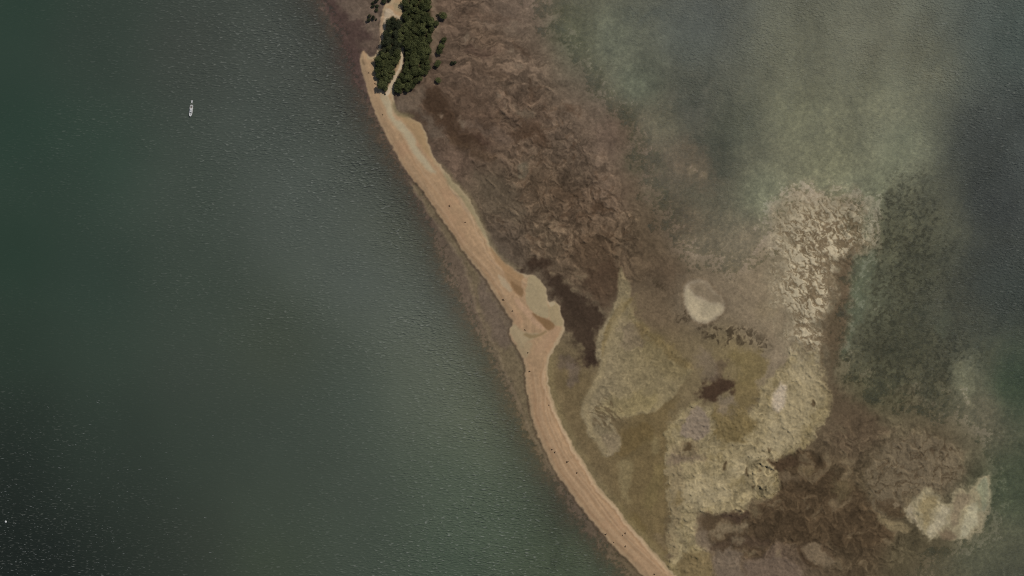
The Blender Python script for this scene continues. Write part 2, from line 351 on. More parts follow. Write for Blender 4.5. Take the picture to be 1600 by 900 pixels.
smear(sstep(0.05, 0.6, stri) * mrip, (98, 84, 62), 0.8); Z -= 0.06 * sstep(0.05, 0.6, stri) * mrip

# ---- eastern sand sheet
SHEET = [(1044, 905), (1046, 840), (1046, 760), (1042, 700), (1044, 668), (1058, 655), (1078, 634), (1100, 636), (1120, 640), (1150, 640), (1172, 648), (1180, 625), (1195, 592), (1225, 572), (1236, 545), (1258, 528), (1275, 538),
         (1284, 570), (1292, 600), (1298, 625), (1290, 662), (1272, 688), (1252, 700), (1232, 714), (1204, 722), (1214, 736), (1220, 757), (1206, 774), (1176, 784), (1160, 799), (1132, 806),
         (1106, 799), (1091, 806), (1085, 822), (1095, 850), (1108, 872), (1112, 905), (1112, 1000), (1060, 1000)]
sh = paint(SHEET, (143, 130, 102), 4.0, (3.0, 5, 0), 0.97, 0.12)
lump = fbm((U + 8 * W2u) / 14, (V + 8 * W2v) / 14, 4, 51); fine = fbm((U + 3 * W1u) / 4.0, (V + 3 * W1v) / 4.0, 2, 52)
Rgb *= (1 + (0.10 * lump + 0.07 * fine) * sh)[..., None]; Z += sh * (0.25 * lump + 0.42 * fine + 0.55 * bl1 + 0.95 * bl2)
Rgb *= (1 + sh * (0.12 * np.minimum(bl1, 0.6) - 0.04 + 0.08 * np.minimum(bl2, 0.6) - 0.03))[..., None]
smear(sstep(0.2, 0.8, fbm(U / 22, V / 22, 4, 54, 0.6)) * sh, (127, 113, 82), 0.55)
for poly, c, k in [([(1108, 640), (1140, 632), (1170, 650), (1185, 668), (1160, 690), (1125, 690), (1110, 670)], (112, 97, 66), 0.75),
                   ([(1142, 600), (1175, 590), (1190, 600), (1175, 640), (1155, 645), (1140, 625)], (118, 103, 72), 0.8),
                   ([(1138, 550), (1180, 545), (1205, 560), (1190, 590), (1170, 610), (1148, 590)], (119, 105, 74), 0.85),
                   ([(1176, 466), (1205, 470), (1218, 485), (1208, 500), (1185, 496)], (126, 112, 88), 0.5),
                   ([(1045, 700), (1062, 690), (1070, 760), (1062, 830), (1052, 890), (1046, 890), (1048, 790)], (133, 119, 94), 0.8),
                   ([(1044, 716), (1060, 708), (1095, 708), (1100, 716), (1060, 724)], (116, 101, 86), 0.8),
                   ([(1060, 690), (1080, 684), (1092, 700), (1080, 712), (1064, 704)], (112, 97, 76), 0.6),
                   ([(1056, 770), (1066, 766), (1066, 782), (1056, 790)], (112, 97, 68), 0.8),
                   ([(1120, 625), (1138, 620), (1146, 640), (1132, 655), (1122, 645)], (130, 116, 100), 0.7),
                   ([(1230, 600), (1290, 600), (1296, 630), (1285, 665), (1240, 680), (1228, 640)], (136, 122, 90), 0.4),
                   ([(1085, 805), (1110, 800), (1120, 830), (1100, 845), (1088, 828)], (108, 94, 78), 0.6),
                   ([(1060, 870), (1100, 856), (1118, 880), (1114, 910), (1065, 910)], (112, 97, 70), 0.8)]:
    paint(poly, c, 5, (2.5, 5, 0), k)
for poly in [[(1164, 712), (1185, 706), (1204, 716), (1190, 722), (1170, 722)], [(1140, 722), (1155, 716), (1165, 726), (1168, 745), (1150, 738)], [(1195, 640), (1215, 655), (1210, 680), (1196, 672)], [(1245, 585), (1268, 580), (1270, 600), (1250, 602)], [(1225, 545), (1262, 550), (1268, 570), (1240, 566)], [(1228, 565), (1275, 560), (1284, 600), (1272, 650), (1240, 690), (1200, 712), (1190, 690), (1215, 655), (1232, 610)], [(1060, 760), (1090, 740), (1130, 745), (1150, 770), (1120, 790), (1075, 790)]]:
    paint(poly, (164, 151, 124), 9, (3, 6, 0), 0.6, 0.06)
for poly in [[(1072, 690), (1080, 694), (1079, 703), (1066, 706), (1072, 700)], [(1165, 729), (1168, 730), (1168, 746), (1165, 744)], [(1132, 722), (1136, 720), (1135, 732), (1130, 735)], [(1200, 697), (1206, 703), (1202, 709)], [(1268, 625), (1273, 628), (1271, 636), (1268, 634)], [(1186, 730), (1190, 736), (1184, 738)], [(1172, 758), (1178, 756), (1176, 766)]]:
    paint(poly, (82, 68, 50), 1.6, (1.5, 1, 0), 0.85, -0.08)
paint([(1062, 668), (1074, 640), (1086, 633), (1100, 638), (1109, 652), (1110, 672), (1100, 680), (1088, 692), (1078, 684), (1066, 684)], (133, 119, 105), 2.4, (0.8, 1.2, 0), 0.95, 0.10)
paint([(1064, 664), (1068, 648), (1076, 640), (1080, 632), (1096, 618), (1104, 612), (1106, 620), (1090, 632), (1076, 645), (1068, 662), (1058, 668)], (140, 127, 96), 2, (2, 1.5, 0), 0.7, 0.05)
paint(blob(1218, 620, 10, 24, 8), (182, 168, 150), 4, (0.8, 1.5, 0), 0.95, 0.12, rough=2)
paint([(1090, 618), (1098, 602), (1112, 596), (1124, 588), (1150, 600), (1148, 612), (1138, 615), (1122, 618), (1116, 630), (1092, 628)], (66, 51, 41), 4.5, (2.6, 3.5, 0), 0.92, -0.10)
paint([(1118, 560), (1132, 552), (1138, 580), (1132, 598), (1118, 594)], (94, 79, 66), 5, (3, 4, 0), 0.6, -0.04)
paint([(1085, 545), (1120, 550), (1118, 600), (1092, 585)], (120, 106, 92), 8, (2, 4, 0), 0.6)

# ---- round shoal with halo, seagrass row
paint(blob(1098, 470, 48, 46), (119, 106, 89), 14, (1, 4, 0), 0.7, 0.03)
DOME = [(1066, 456), (1072, 441), (1089, 435), (1106, 442), (1119, 459), (1133, 472), (1128, 489), (1113, 502), (1096, 507), (1080, 498), (1070, 477)]
paint(DOME, (112, 97, 79), 3.5, (0, 0.6, 0), 0.8, 0, 4, rough=2)
paint(DOME, (152, 139, 121), 3.4, (0.8, 1.6, 0), 0.95, 0.22, rough=1.5)
paint([(1074, 446), (1090, 438), (1106, 446), (1120, 462), (1132, 473), (1118, 476), (1096, 466), (1082, 462)], (126, 112, 93), 4, (1.5, 2, 0), 0.8, rough=3)
paint([(1067, 458), (1074, 450), (1084, 464), (1108, 474), (1131, 478), (1127, 489), (1112, 501), (1096, 506), (1080, 497), (1070, 477)], (171, 158, 134), 4, (0.8, 1.6, 0), 0.92, 0.06, rough=2)
gm = np.clip(paint([(1092, 512), (1104, 504), (1150, 508), (1175, 515), (1208, 530), (1206, 544), (1185, 545), (1165, 538), (1122, 538), (1098, 524)], None, 6, (2, 3, 0))
     + paint(blob(1067, 492, 9, 11), None, 3, (2, 2, 0)) + 0.8 * paint(blob(1028, 446, 24, 9, 30), None, 7, (2, 4, 0)), 0, 1)
tuft = sstep(-0.15, 0.55, fbm((U + 3 * W1u) / 5.5, (V + 3 * W1v) / 6.5, 3, 61))
smear(tuft * gm, (66, 56, 44), 0.75); Z += 0.12 * tuft * gm

# ---- mottled pale strip with brown grooves
STRIP = [(1236, 296), (1290, 300), (1345, 310), (1368, 330), (1354, 372), (1328, 400), (1314, 440), (1296, 478), (1278, 508), (1284, 545), (1252, 545), (1228, 500), (1212, 462), (1212, 400), (1224, 350)]
paint([(1130, 400), (1200, 370), (1230, 330), (1240, 420), (1235, 520), (1190, 530), (1150, 470)], (136, 122, 101), 26, (4, 10, 0), 0.6)
paint([(1205, 330), (1240, 285), (1330, 290), (1375, 320), (1350, 380), (1320, 420), (1300, 520), (1290, 560), (1240, 560), (1210, 500), (1195, 420)], (134, 124, 104), 20, (5, 12, 0), 0.6)
st = paint(STRIP, (148, 136, 114), 22, (6, 14, 0), 0.97, 0.13, rough=14)
st = st * (0.35 + 0.65 * sstep(295, 350, V))
bst = billow(6.4, 71, 0.9, 5, 0.60, 0.85, 2.6)
gdens = np.clip((U - 1215) / 130 + (V - 380) / 300, -0.5, 0.9)
gpat = fbm((U + 4 * W1u) / 12, (V + 4 * W1v) / 9, 4, 72, 0.6)
gcut = sstep(0.30, 0.02, bst - 0.16 * gdens + 0.10 * gpat) * st
gcut = np.maximum(gcut, sstep(0.35, 0.75, gpat + 0.55 * gdens - 0.15) * st)
pale = sstep(0.25, 0.8, bst) * st
smear(pale, (182, 170, 147), 0.9)
smear(gcut, (104, 88, 68), 0.7)
Z += st * (0.95 * np.minimum(bst, 0.9)) - 0.3 * gcut
paint([(1312, 400), (1335, 395), (1328, 440), (1326, 500), (1318, 545), (1300, 580), (1288, 560), (1282, 520), (1300, 470)], (97, 83, 66), 8, (2, 6, 0), 0.9, -0.05)
paint([(1284, 560), (1292, 600), (1300, 630), (1296, 660), (1330, 690), (1400, 690), (1360, 640), (1320, 610)], (95, 81, 65), 10, (2, 6, 0), 0.8)
paint([(1281, 548), (1284, 548), (1285, 568), (1282, 566)], (88, 73, 56), 2.5, (2, 2, 0), 0.5, -0.05)

# ---- submerged green fields east: dark weed patches
wd = fbm((U + 8 * W2u) / 34, (V + 8 * W2v) / 34, 5, 81, 0.66); wf = fbm((U + 2 * W1u) / 4.5, (V + 2 * W1v) / 4.5, 3, 82, 0.7)
for poly, k, c in [([(1330, 330), (1390, 270), (1450, 260), (1470, 330), (1500, 380), (1540, 480), (1530, 580), (1480, 640), (1360, 620), (1310, 580), (1320, 520), (1360, 470), (1350, 400)], 0.72, (72, 68, 53)),
                   ([(990, 80), (1060, 120), (1120, 100), (1160, 170), (1150, 260), (1100, 280), (1080, 200), (1010, 160)], 0.60, (64, 64, 56)),
                   ([(860, 0), (900, 0), (905, 60), (930, 110), (960, 150), (1000, 200), (1030, 270), (1050, 350), (1040, 370), (1010, 280), (960, 180), (890, 100)], 0.6, (64, 64, 48)),
                   ([(960, 0), (1190, 0), (1180, 60), (1100, 50), (1000, 40)], 0.5, (70, 74, 72)),
                   ([(1480, 0), (1560, 0), (1640, 100), (1640, 500), (1560, 520), (1500, 420), (1500, 200)], 0.45, (60, 62, 60))]:
    m = paint(poly, None, 44 if k > 0.7 else 24, (4, 14, 8))
    smear(sstep(-0.9, 0.9, wd + (1.2 if k > 0.7 else 0.6) * wf) * m, c, k)
    if k > 0.7: smear(sstep(0.0, 0.7, wf) * m, (50, 48, 36), 0.5); smear(sstep(0.1, 0.8, -wf) * m, (104, 102, 82), 0.35)
east_m = (sstep(20, -30, land) * (~west)).astype(np.float32)
cl = fbm((U + 10 * W2u) / 60, (V + 10 * W2v) / 70, 4, 84, 0.55)
vs_ = fbm((U + 12 * W2u) / 13, (V + 8 * W2v) / 60, 4, 85, 0.6)
Rgb *= (1 + (0.06 * cl + 0.05 * vs_ + 0.055 * wf) * east_m)[..., None]
Rgb *= 1 + east_m[..., None] * np.array([0.10, 0.10, 0.11])
paint([(1338, 350), (1362, 280), (1372, 250), (1395, 210), (1425, 190), (1440, 210), (1405, 260), (1385, 290), (1368, 340), (1355, 372)], (142, 142, 120), 12, (2, 6, 0), 0.55, 0.1)
paint([(1335, 450), (1352, 400), (1362, 390), (1366, 420), (1350, 470), (1335, 520), (1322, 560), (1312, 540)], (118, 122, 102), 9, (3, 6, 0), 0.65, 0.1)
paint([(1480, 575), (1510, 565), (1528, 570), (1525, 600), (1515, 625), (1505, 612), (1492, 595)], (134, 130, 108), 7, (4, 6, 0), 0.7, 0.2)
paint([(1500, 598), (1508, 612), (1522, 636), (1518, 638), (1500, 612)], (146, 138, 114), 3, (1, 2, 0), 0.6, 0.1)
paint([(1464, 490), (1488, 482), (1486, 515), (1474, 530), (1464, 515)], (112, 112, 92), 5, (3, 4, 0), 0.6)
paint([(1060, 225), (1085, 222), (1110, 262), (1115, 292), (1090, 300), (1064, 270)], (118, 104, 88), 14, (5, 9, 0), 0.8, 0.2)
for a in [(1081, 266, 7, 6, 0), (1100, 275, 5, 4, 0), (1070, 370, 8, 3, -10), (1066, 378, 9, 3, -10)]:
    paint(blob(*a), (136, 121, 101), 2.5, (2, 2, 0), 0.7, 0.1)

# ---- south-east: brown lowland, crackled mounds, pale banks
paint([(1088, 808), (1106, 802), (1132, 809), (1162, 802), (1178, 788), (1210, 777), (1224, 757), (1216, 736), (1206, 724), (1234, 716), (1256, 704), (1290, 720), (1330, 760), (1380, 800), (1400, 840), (1340, 862),
       (1300, 845), (1250, 850), (1210, 850), (1170, 880), (1120, 850), (1095, 830)], (82, 68, 52), 5, (2, 5, 0), 0.85, -0.06)
sem = paint([(1160, 720), (1260, 700), (1300, 660), (1400, 650), (1520, 690), (1540, 760), (1450, 800), (1420, 900), (1120, 905), (1100, 830), (1180, 790)], None, 14, (3, 8, 0))
n1 = fbm((U + 10 * W2u) / 18, (V + 10 * W2v) / 16, 5, 91)
n1b = fbm((U + 5 * W2u) / 6, (V + 5 * W2v) / 6, 3, 92)
Rgb *= (1 + (0.15 * n1 + 0.07 * n1b) * sem)[..., None]; Z += sem * (0.25 * n1 + 0.34 * n1b + 1.0 * bl1 + 0.4 * bl2)
Rgb *= (1 + sem * (0.20 * np.minimum(bl1, 0.8) - 0.09))[..., None]
smear(sstep(0.30, 0.75, n1) * sem, (118, 105, 84), 0.5)
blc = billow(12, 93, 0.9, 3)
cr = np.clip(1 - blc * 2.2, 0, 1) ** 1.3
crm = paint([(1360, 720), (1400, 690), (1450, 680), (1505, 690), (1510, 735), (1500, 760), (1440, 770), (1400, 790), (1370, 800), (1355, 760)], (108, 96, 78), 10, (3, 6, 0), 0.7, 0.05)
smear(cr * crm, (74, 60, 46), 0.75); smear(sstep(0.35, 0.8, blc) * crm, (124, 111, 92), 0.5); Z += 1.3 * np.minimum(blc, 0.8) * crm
for poly, c in [([(1197, 723), (1222, 716), (1250, 718), (1262, 726), (1235, 728), (1222, 740), (1206, 730)], (78, 63, 49)),
                ([(1216, 740), (1232, 734), (1252, 746), (1254, 750), (1224, 756)], (106, 92, 74)),
                ([(1130, 803), (1148, 808), (1165, 798), (1172, 804), (1150, 820), (1136, 814)], (74, 60, 50)),
                ([(1106, 838), (1122, 826), (1134, 814), (1150, 822), (1172, 818), (1165, 832), (1135, 834), (1114, 843)], (127, 113, 92)),
                ([(1090, 832), (1104, 830), (1112, 848), (1104, 860), (1090, 850)], (118, 104, 88)),
                ([(1112, 868), (1132, 856), (1158, 858), (1160, 876), (1150, 890), (1168, 902), (1140, 910), (1112, 908)], (118, 104, 90)),
                ([(1160, 880), (1190, 870), (1230, 872), (1258, 890), (1250, 910), (1165, 910)], (112, 97, 84)),
                ([(1110, 845), (1150, 842), (1190, 836), (1210, 850), (1170, 858), (1140, 852), (1115, 858)], (80, 66, 54)),
                ([(1143, 846), (1158, 840), (1166, 848), (1148, 852)], (116, 103, 84)),
                ([(1172, 792), (1184, 788), (1194, 802), (1186, 808), (1176, 804)], (110, 97, 76)),
                ([(1248, 732), (1262, 726), (1275, 735), (1262, 742)], (106, 92, 70)),
                ([(1300, 750), (1330, 745), (1332, 775), (1315, 785), (1300, 770)], (97, 85, 64))]:
    paint(poly, c, 4.2, (2.4, 4.0, 0), 0.8, 0.05 if c[0] > 95 else -0.07)
paint([(1254, 858), (1266, 848), (1282, 850), (1296, 866), (1308, 878), (1296, 888), (1274, 882), (1260, 872)], (119, 104, 85), 3, (1.2, 2, 0), 0.9, 0.10)
paint([(1282, 848), (1292, 850), (1296, 864), (1306, 874), (1300, 872), (1286, 862)], (88, 73, 57), 2.6, (2, 2, 0), 0.8, -0.08)
paint([(1250, 852), (1256, 866), (1270, 882), (1292, 890), (1268, 888), (1250, 872), (1246, 858)], (70, 56, 43), 2.6, (1, 2, 0), 0.7, -0.06)
BANK = [(1413, 796), (1418, 786), (1436, 776), (1448, 764), (1458, 762), (1468, 774), (1478, 786), (1490, 772), (1500, 760), (1516, 768), (1524, 752), (1534, 742), (1546, 742), (1545, 770), (1546, 804), (1536, 824), (1520, 838), (1505, 847),
        (1492, 840), (1480, 832), (1464, 838), (1450, 848), (1440, 836), (1424, 818)]
bk = paint(BANK, (154, 143, 117), 4.6, (2.4, 3.5, 0), 0.93, 0.30)
for poly, c in [([(1414, 796), (1420, 786), (1426, 800), (1432, 818), (1442, 834), (1428, 820)], (160, 148, 127)), ([(1460, 800), (1472, 788), (1484, 798), (1482, 815), (1462, 832), (1450, 846), (1450, 826)], (174, 164, 141)),
                ([(1510, 796), (1524, 788), (1530, 800), (1528, 820), (1505, 844), (1496, 838), (1508, 820)], (174, 167, 143)), ([(1526, 756), (1542, 746), (1543, 780), (1540, 806), (1530, 800), (1528, 776)], (130, 132, 110)),
                ([(1436, 790), (1450, 776), (1464, 776), (1456, 800), (1446, 830), (1438, 815)], (136, 122, 92)), ([(1488, 776), (1512, 770), (1520, 780), (1500, 800), (1490, 830), (1484, 810)], (131, 117, 97)),
                ([(1464, 830), (1478, 824), (1490, 830), (1488, 842), (1470, 842)], (120, 104, 85))]:
    paint(poly, c, 4, (1.5, 2.5, 0), 0.8)
Z += bk * (0.35 * bl2 + 0.2 * fine); Rgb *= (1 + bk * 0.05 * (fine + lump))[..., None]
paint([(1368, 806), (1376, 802), (1390, 812), (1408, 818), (1422, 826), (1420, 834), (1404, 832), (1388, 824), (1372, 816)], (124, 111, 86), 2.6, (1.6, 2, 0), 0.9, 0.12)
paint([(1370, 786), (1384, 776), (1404, 782), (1412, 796), (1406, 808), (1386, 806), (1374, 798)], (80, 66, 50), 4, (3, 3, 0), 0.7, -0.08)
paint(blob(1399, 788, 6, 5), (132, 118, 97), 2, (2, 1.5, 0), 0.8, 0.06)

# ---- the sand spit itself
lead = Field(lambda a, b: signed(chaikin(SPIT_W + [(1500, 1100), (1500, -200), (700, -200), (561, 60)], 1), a, b), 420, 1320, -120, 1120, 1.5)(U + 0.5 * W1u, V + 0.5 * W1v)     # distance in from the west edge
sd = Field(lambda a, b: signed(chaikin(SPIT, 1), a, b), 420, 1320, -120, 1120, 1.5)(U + 1.1 * W1u + 0.8 * W2u, V + 1.1 * W1v + 0.8 * W2v) + 0.9 * ED
sm = sstep(-1.6, 1.6, sd)
strk = fbm(lead / 3.2, V / 60, 4, 101, 0.62) * 0.75 + fbm(U / 16, V / 16, 4, 102, 0.6) * 0.4
mott = fbm(U / 4, V / 4, 2, 103)
sand = np.array([161., 134., 103.]) * (1 + 0.075 * strk + 0.03 * mott)[..., None]
reds = sstep(0.0, 0.8, fbm(U / 30, V / 34, 3, 104))[..., None]
sand = sand * (1 - 0.5 * reds) + np.array([163., 131., 101.]) * 0.5 * reds
up = sstep(250, 120, V)[..., None]
sand = sand * (1 - 0.6 * up) + np.array([163., 138., 107.]) * 0.6 * up * (1 + 0.05 * strk)[..., None]
rimw = sstep(7, 1.0, lead) * (lead > -4)
rime = sstep(7.0, 1.5, sd) * (lead > 12)
sand = sand * (1 - 0.55 * rimw[..., None]) + np.array([160., 138., 108.]) * 0.55 * rimw[..., None]
sand = sand * (1 - 0.75 * rime[..., None]) + np.array([168., 151., 121.]) * 0.75 * rime[..., None]
Rgb[...] = Rgb * (1 - sm[..., None]) + sand * sm[..., None]
crest = np.minimum(np.maximum(sd, 0) * 0.14, 1.5)
Z = np.where(sd > -3, np.maximum(Z, 0.12), Z) + crest + sm * (0.05 * strk + 0.02 * mott)
for o_, w_, c_, k_, v0, v1 in [(6.5, 1.5, (182, 157, 126), 0.65, 560, 1000), (9.5, 1.3, (143, 114, 84), 0.45, 560, 1000), (2.6, 1.2, (150, 128, 94), 0.5, 560, 1000), (11.5, 1.6, (176, 151, 121), 0.45, 285, 470), (8.8, 1.2, (134, 114, 86), 0.40, 285, 420)]:
    t = sd - o_ - 1.6 * W3u - 0.9 * W2u
    ln = np.exp(-(t / w_) ** 2) * sm * (lead > 16) * sstep(v0, v0 + 25, V) * sstep(v1, v1 - 25, V)
    ln = np.where(ln > 0.02, ln, 0); smear(ln, c_, k_); Z += (0.25 if c_[0] > 155 else -0.12) * ln
wet = np.exp(-((sd + 2.2) / 1.5) ** 2) * (lead < 8) * sstep(230, 300, V)
smear(np.where(wet > 0.02, wet, 0), (78, 64, 50), 0.55)
# olive halo along the east foot of the spit
halo = sstep(-16, -1, sd) * (1 - sm) * (lead > 20) * sstep(520, 570, V)
smear(halo, (126, 112, 80), 0.75)
halo2 = sstep(-9, -1, sd) * (1 - sm) * (lead > 20) * sstep(240, 270, V) * (V < 420)
smear(halo2, (128, 115, 88), 0.6)
# beach ridges: one low scarp running down the east side, one in the middle
for off, w, h, v0, v1 in [(26.0, 1.8, 0.28, 560, 960), (31.0, 1.2, 0.16, 560, 940), (9.0, 2.2, 0.12, 230, 520), (17.0, 2.5, 0.14, 600, 900), (12.0, 1.6, 0.10, 560, 900), (22, 1.6, 0.12, 150, 330)]:
    t = lead - off - 3.5 * W3u - 0.8 * W2u
    ln = np.exp(-(t / w) ** 2) * sm * sstep(v0, v0 + 40, V) * sstep(v1, v1 - 40, V)
    Z += h * ln
    smear(ln, (174, 148, 117), 0.40)
    ln2 = np.exp(-((t + 2.2 * w) / w) ** 2) * sm * sstep(v0, v0 + 40, V) * sstep(v1, v1 - 40, V)
    smear(ln2, (146, 116, 86), 0.30)
for poly, c, k, soft, dz in [
    ([(592, 148), (606, 146), (612, 160), (616, 186), (630, 192), (642, 206), (652, 226), (662, 244), (672, 256), (684, 272), (672, 268), (656, 252), (644, 236), (634, 214), (620, 200), (610, 188), (602, 170)], (170, 157, 128), 0.9, 2.6, 0.1),
    ([(618, 176), (636, 182), (652, 190), (664, 204), (670, 222), (674, 242), (688, 260), (676, 252), (660, 232), (648, 210), (634, 194)], (150, 126, 92), 0.75, 2.6, 0),
    ([(612, 158), (618, 160), (620, 174), (640, 178), (650, 184), (634, 184), (618, 180)], (112, 101, 74), 0.8, 3, 0),
    ([(600, 12), (612, 14), (618, 22), (628, 26), (632, 36), (631, 46), (627, 38), (620, 26), (610, 26), (604, 38), (601, 58), (598, 74), (592, 96), (592, 122), (590, 122), (588, 98), (595, 74), (599, 50)], (182, 166, 141), 0.85, 2.2, 0.1),
    ([(614, 2), (632, 0), (632, 20), (622, 18), (614, 10)], (150, 135, 105), 0.8, 3, 0),
    ([(597, 20), (600, 20), (598, 40), (597, 64), (594, 66), (595, 40)], (165, 135, 108), 0.7, 1.6, 0),
    ([(630, 74), (632, 74), (631, 92), (627, 106), (622, 118), (617, 130), (612, 142), (606, 150), (600, 150), (606, 138), (614, 124), (622, 108), (627, 92)], (186, 170, 145), 0.9, 1.4, 0),
    ([(587, 100), (591, 122), (596, 144), (602, 150), (608, 160), (600, 158), (592, 146), (587, 124), (584, 106)], (166, 148, 118), 0.8, 2, 0),
    ([(565, 92), (568, 95), (570, 102), (566, 99)], (124, 104, 80), 0.8, 1.4, -0.05),
    ([(690, 264), (704, 278), (722, 297), (740, 322), (751, 348), (764, 378), (780, 402), (776, 400), (756, 366), (738, 338), (722, 312), (702, 292)], (140, 128, 98), 0.85, 3.0, 0),
    ([(700, 285), (716, 305), (734, 333), (750, 358), (746, 356), (728, 332), (712, 308)], (170, 146, 116), 0.7, 1.6, 0.12),
    ([(762, 378), (780, 402), (803, 422), (820, 431), (814, 440), (816, 460), (808, 462), (796, 440), (780, 416)], (146, 118, 86), 0.85, 1.8, -0.25),
    ([(795, 436), (812, 448), (818, 452), (816, 466), (806, 458)], (124, 98, 69), 0.85, 2, -0.15),
    ([(827, 431), (836, 431), (847, 442), (853, 456), (855, 475), (858, 492), (857, 498), (842, 494), (830, 486), (820, 468), (821, 448)], (154, 139, 108), 0.92, 1.6, -0.1),
    ([(858, 474), (866, 470), (873, 477), (875, 490), (881, 506), (876, 512), (862, 508), (857, 494)], (152, 136, 104), 0.9, 1.6, -0.1),
    ([(856, 474), (864, 470), (868, 474), (860, 480)], (170, 155, 126), 0.7, 1.2, 0),
    ([(829, 488), (842, 494), (858, 500), (868, 508), (864, 516), (856, 516), (846, 508), (834, 498)], (124, 97, 67), 0.92, 1.5, -0.2),
    ([(796, 515), (804, 507), (812, 515), (824, 520), (846, 520), (836, 528), (822, 534), (816, 545), (806, 536)], (158, 142, 111), 0.85, 2.2, -0.1),
    ([(820, 520), (840, 523), (856, 516), (850, 523), (832, 529), (818, 526)], (132, 112, 80), 0.8, 1.6, -0.2),
    ([(806, 538), (820, 535), (834, 534), (828, 548), (822, 562), (814, 552)], (156, 138, 107), 0.8, 2.5, 0),
    ([(776, 428), (786, 432), (800, 452), (796, 456), (784, 446)], (168, 152, 124), 0.7, 2, 0),
    ([(800, 462), (816, 470), (832, 492), (846, 508), (856, 516), (838, 512), (824, 496), (808, 478)], (172, 142, 114), 0.6, 1.8, 0.15),
    ([(846, 528), (868, 510), (878, 512), (868, 530), (852, 546), (838, 556), (834, 550)], (160, 132, 103), 0.6, 2, 0.1),
]:
    paint(poly, c, soft, (0.6, 1.0, 0), k, dz, rough=0.6 * soft)
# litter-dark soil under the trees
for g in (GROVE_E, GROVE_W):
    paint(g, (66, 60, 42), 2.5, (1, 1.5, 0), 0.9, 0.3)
paint([(616, 146), (640, 146), (656, 132), (664, 134), (662, 160), (650, 176), (622, 174)], (112, 98, 82), 4, (1, 2, 0), 0.85, 0.1)
paint([(671, -20), (676, 24), (682, 40), (676, 60), (674, 80), (678, 95), (684, 95), (684, 60), (688, 40), (684, 20), (678, -20)], (116, 102, 84), 4, (1, 2, 0), 0.7, 0.05)

warm = (1 - sm) * sstep(930, 1010, U) * sstep(-30, 20, land)
Rgb *= 1 + warm[..., None] * np.array([0.0, -0.004, -0.04])
mid = fbm((U + 5 * W2u) / 19, (V + 5 * W2v) / 17, 6, 112, 0.68)
offw = (1 - sm) * np.where(west, 0.25, 0.25 + 0.75 * sstep(-40, 15, land))
Rgb *= (1 + 0.085 * mid * offw)[..., None]; Z += 0.40 * mid * offw
mic = fbm(U / 3.6, V / 3.6, 3, 111, 0.7)
Z += 0.26 * mic * (1 - 0.8 * sm) * (0.3 + 0.7 * sstep(-40, 15, land))
Rgb *= (1 + 0.06 * mic * (1 - 0.5 * sm))[..., None]
Rgb *= 1 + (flat_m * (1 - sm))[..., None] * np.array([-0.01, -0.025, -0.035])
Rgb = np.clip(Rgb, 0, 255)
ground_alb = alb(Rgb)
Zf = Z.astype(np.float64)
ZX, ZY = gu, gv
def ground_z(u, v):
    i = int(np.clip(np.searchsorted(gu, u) - 1, 0, len(gu) - 2)); j = int(np.clip(np.searchsorted(gv, v) - 1, 0, len(gv) - 2))
    fu = (u - gu[i]) / (gu[i + 1] - gu[i]); fv = (v - gv[j]) / (gv[j + 1] - gv[j])
    return float((Zf[j, i] * (1 - fu) + Zf[j, i + 1] * fu) * (1 - fv) + (Zf[j + 1, i] * (1 - fu) + Zf[j + 1, i + 1] * fu) * fv)

# ------------------------------------------------------------------ materials
def new_mat(name):
    m = bpy.data.materials.new(name); m.use_nodes = True
    nt = m.node_tree
    for n in list(nt.nodes): nt.nodes.remove(n)
    return m, nt, nt.nodes.new('ShaderNodeOutputMaterial')
def N(nt, kind, **kw):
    n = nt.nodes.new(kind)
    for k, v in kw.items(): setattr(n, k, v)
    return n
def plain(name, rgb, rough=0.6, var=0.08, scale=3.0, spec=0.3):
    m, nt, out = new_mat(name)
    b = N(nt, 'ShaderNodeBsdfPrincipled'); b.inputs['Roughness'].default_value = rough
    b.inputs['Specular IOR Level'].default_value = spec
    tc = N(nt, 'ShaderNodeTexCoord'); no = N(nt, 'ShaderNodeTexNoise'); no.inputs['Scale'].default_value = scale
    rp = N(nt, 'ShaderNodeValToRGB')
    rp.color_ramp.elements[0].position = 0.3; rp.color_ramp.elements[1].position = 0.7
    rp.color_ramp.elements[0].color = tuple(c * (1 - var) for c in rgb) + (1,)
    rp.color_ramp.elements[1].color = tuple(min(1, c * (1 + var)) for c in rgb) + (1,)
    nt.links.new(tc.outputs['Object'], no.inputs['Vector']); nt.links.new(no.outputs[0], rp.inputs[0])
    nt.links.new(rp.outputs[0], b.inputs['Base Color']); nt.links.new(b.outputs[0], out.inputs['Surface'])
    return m

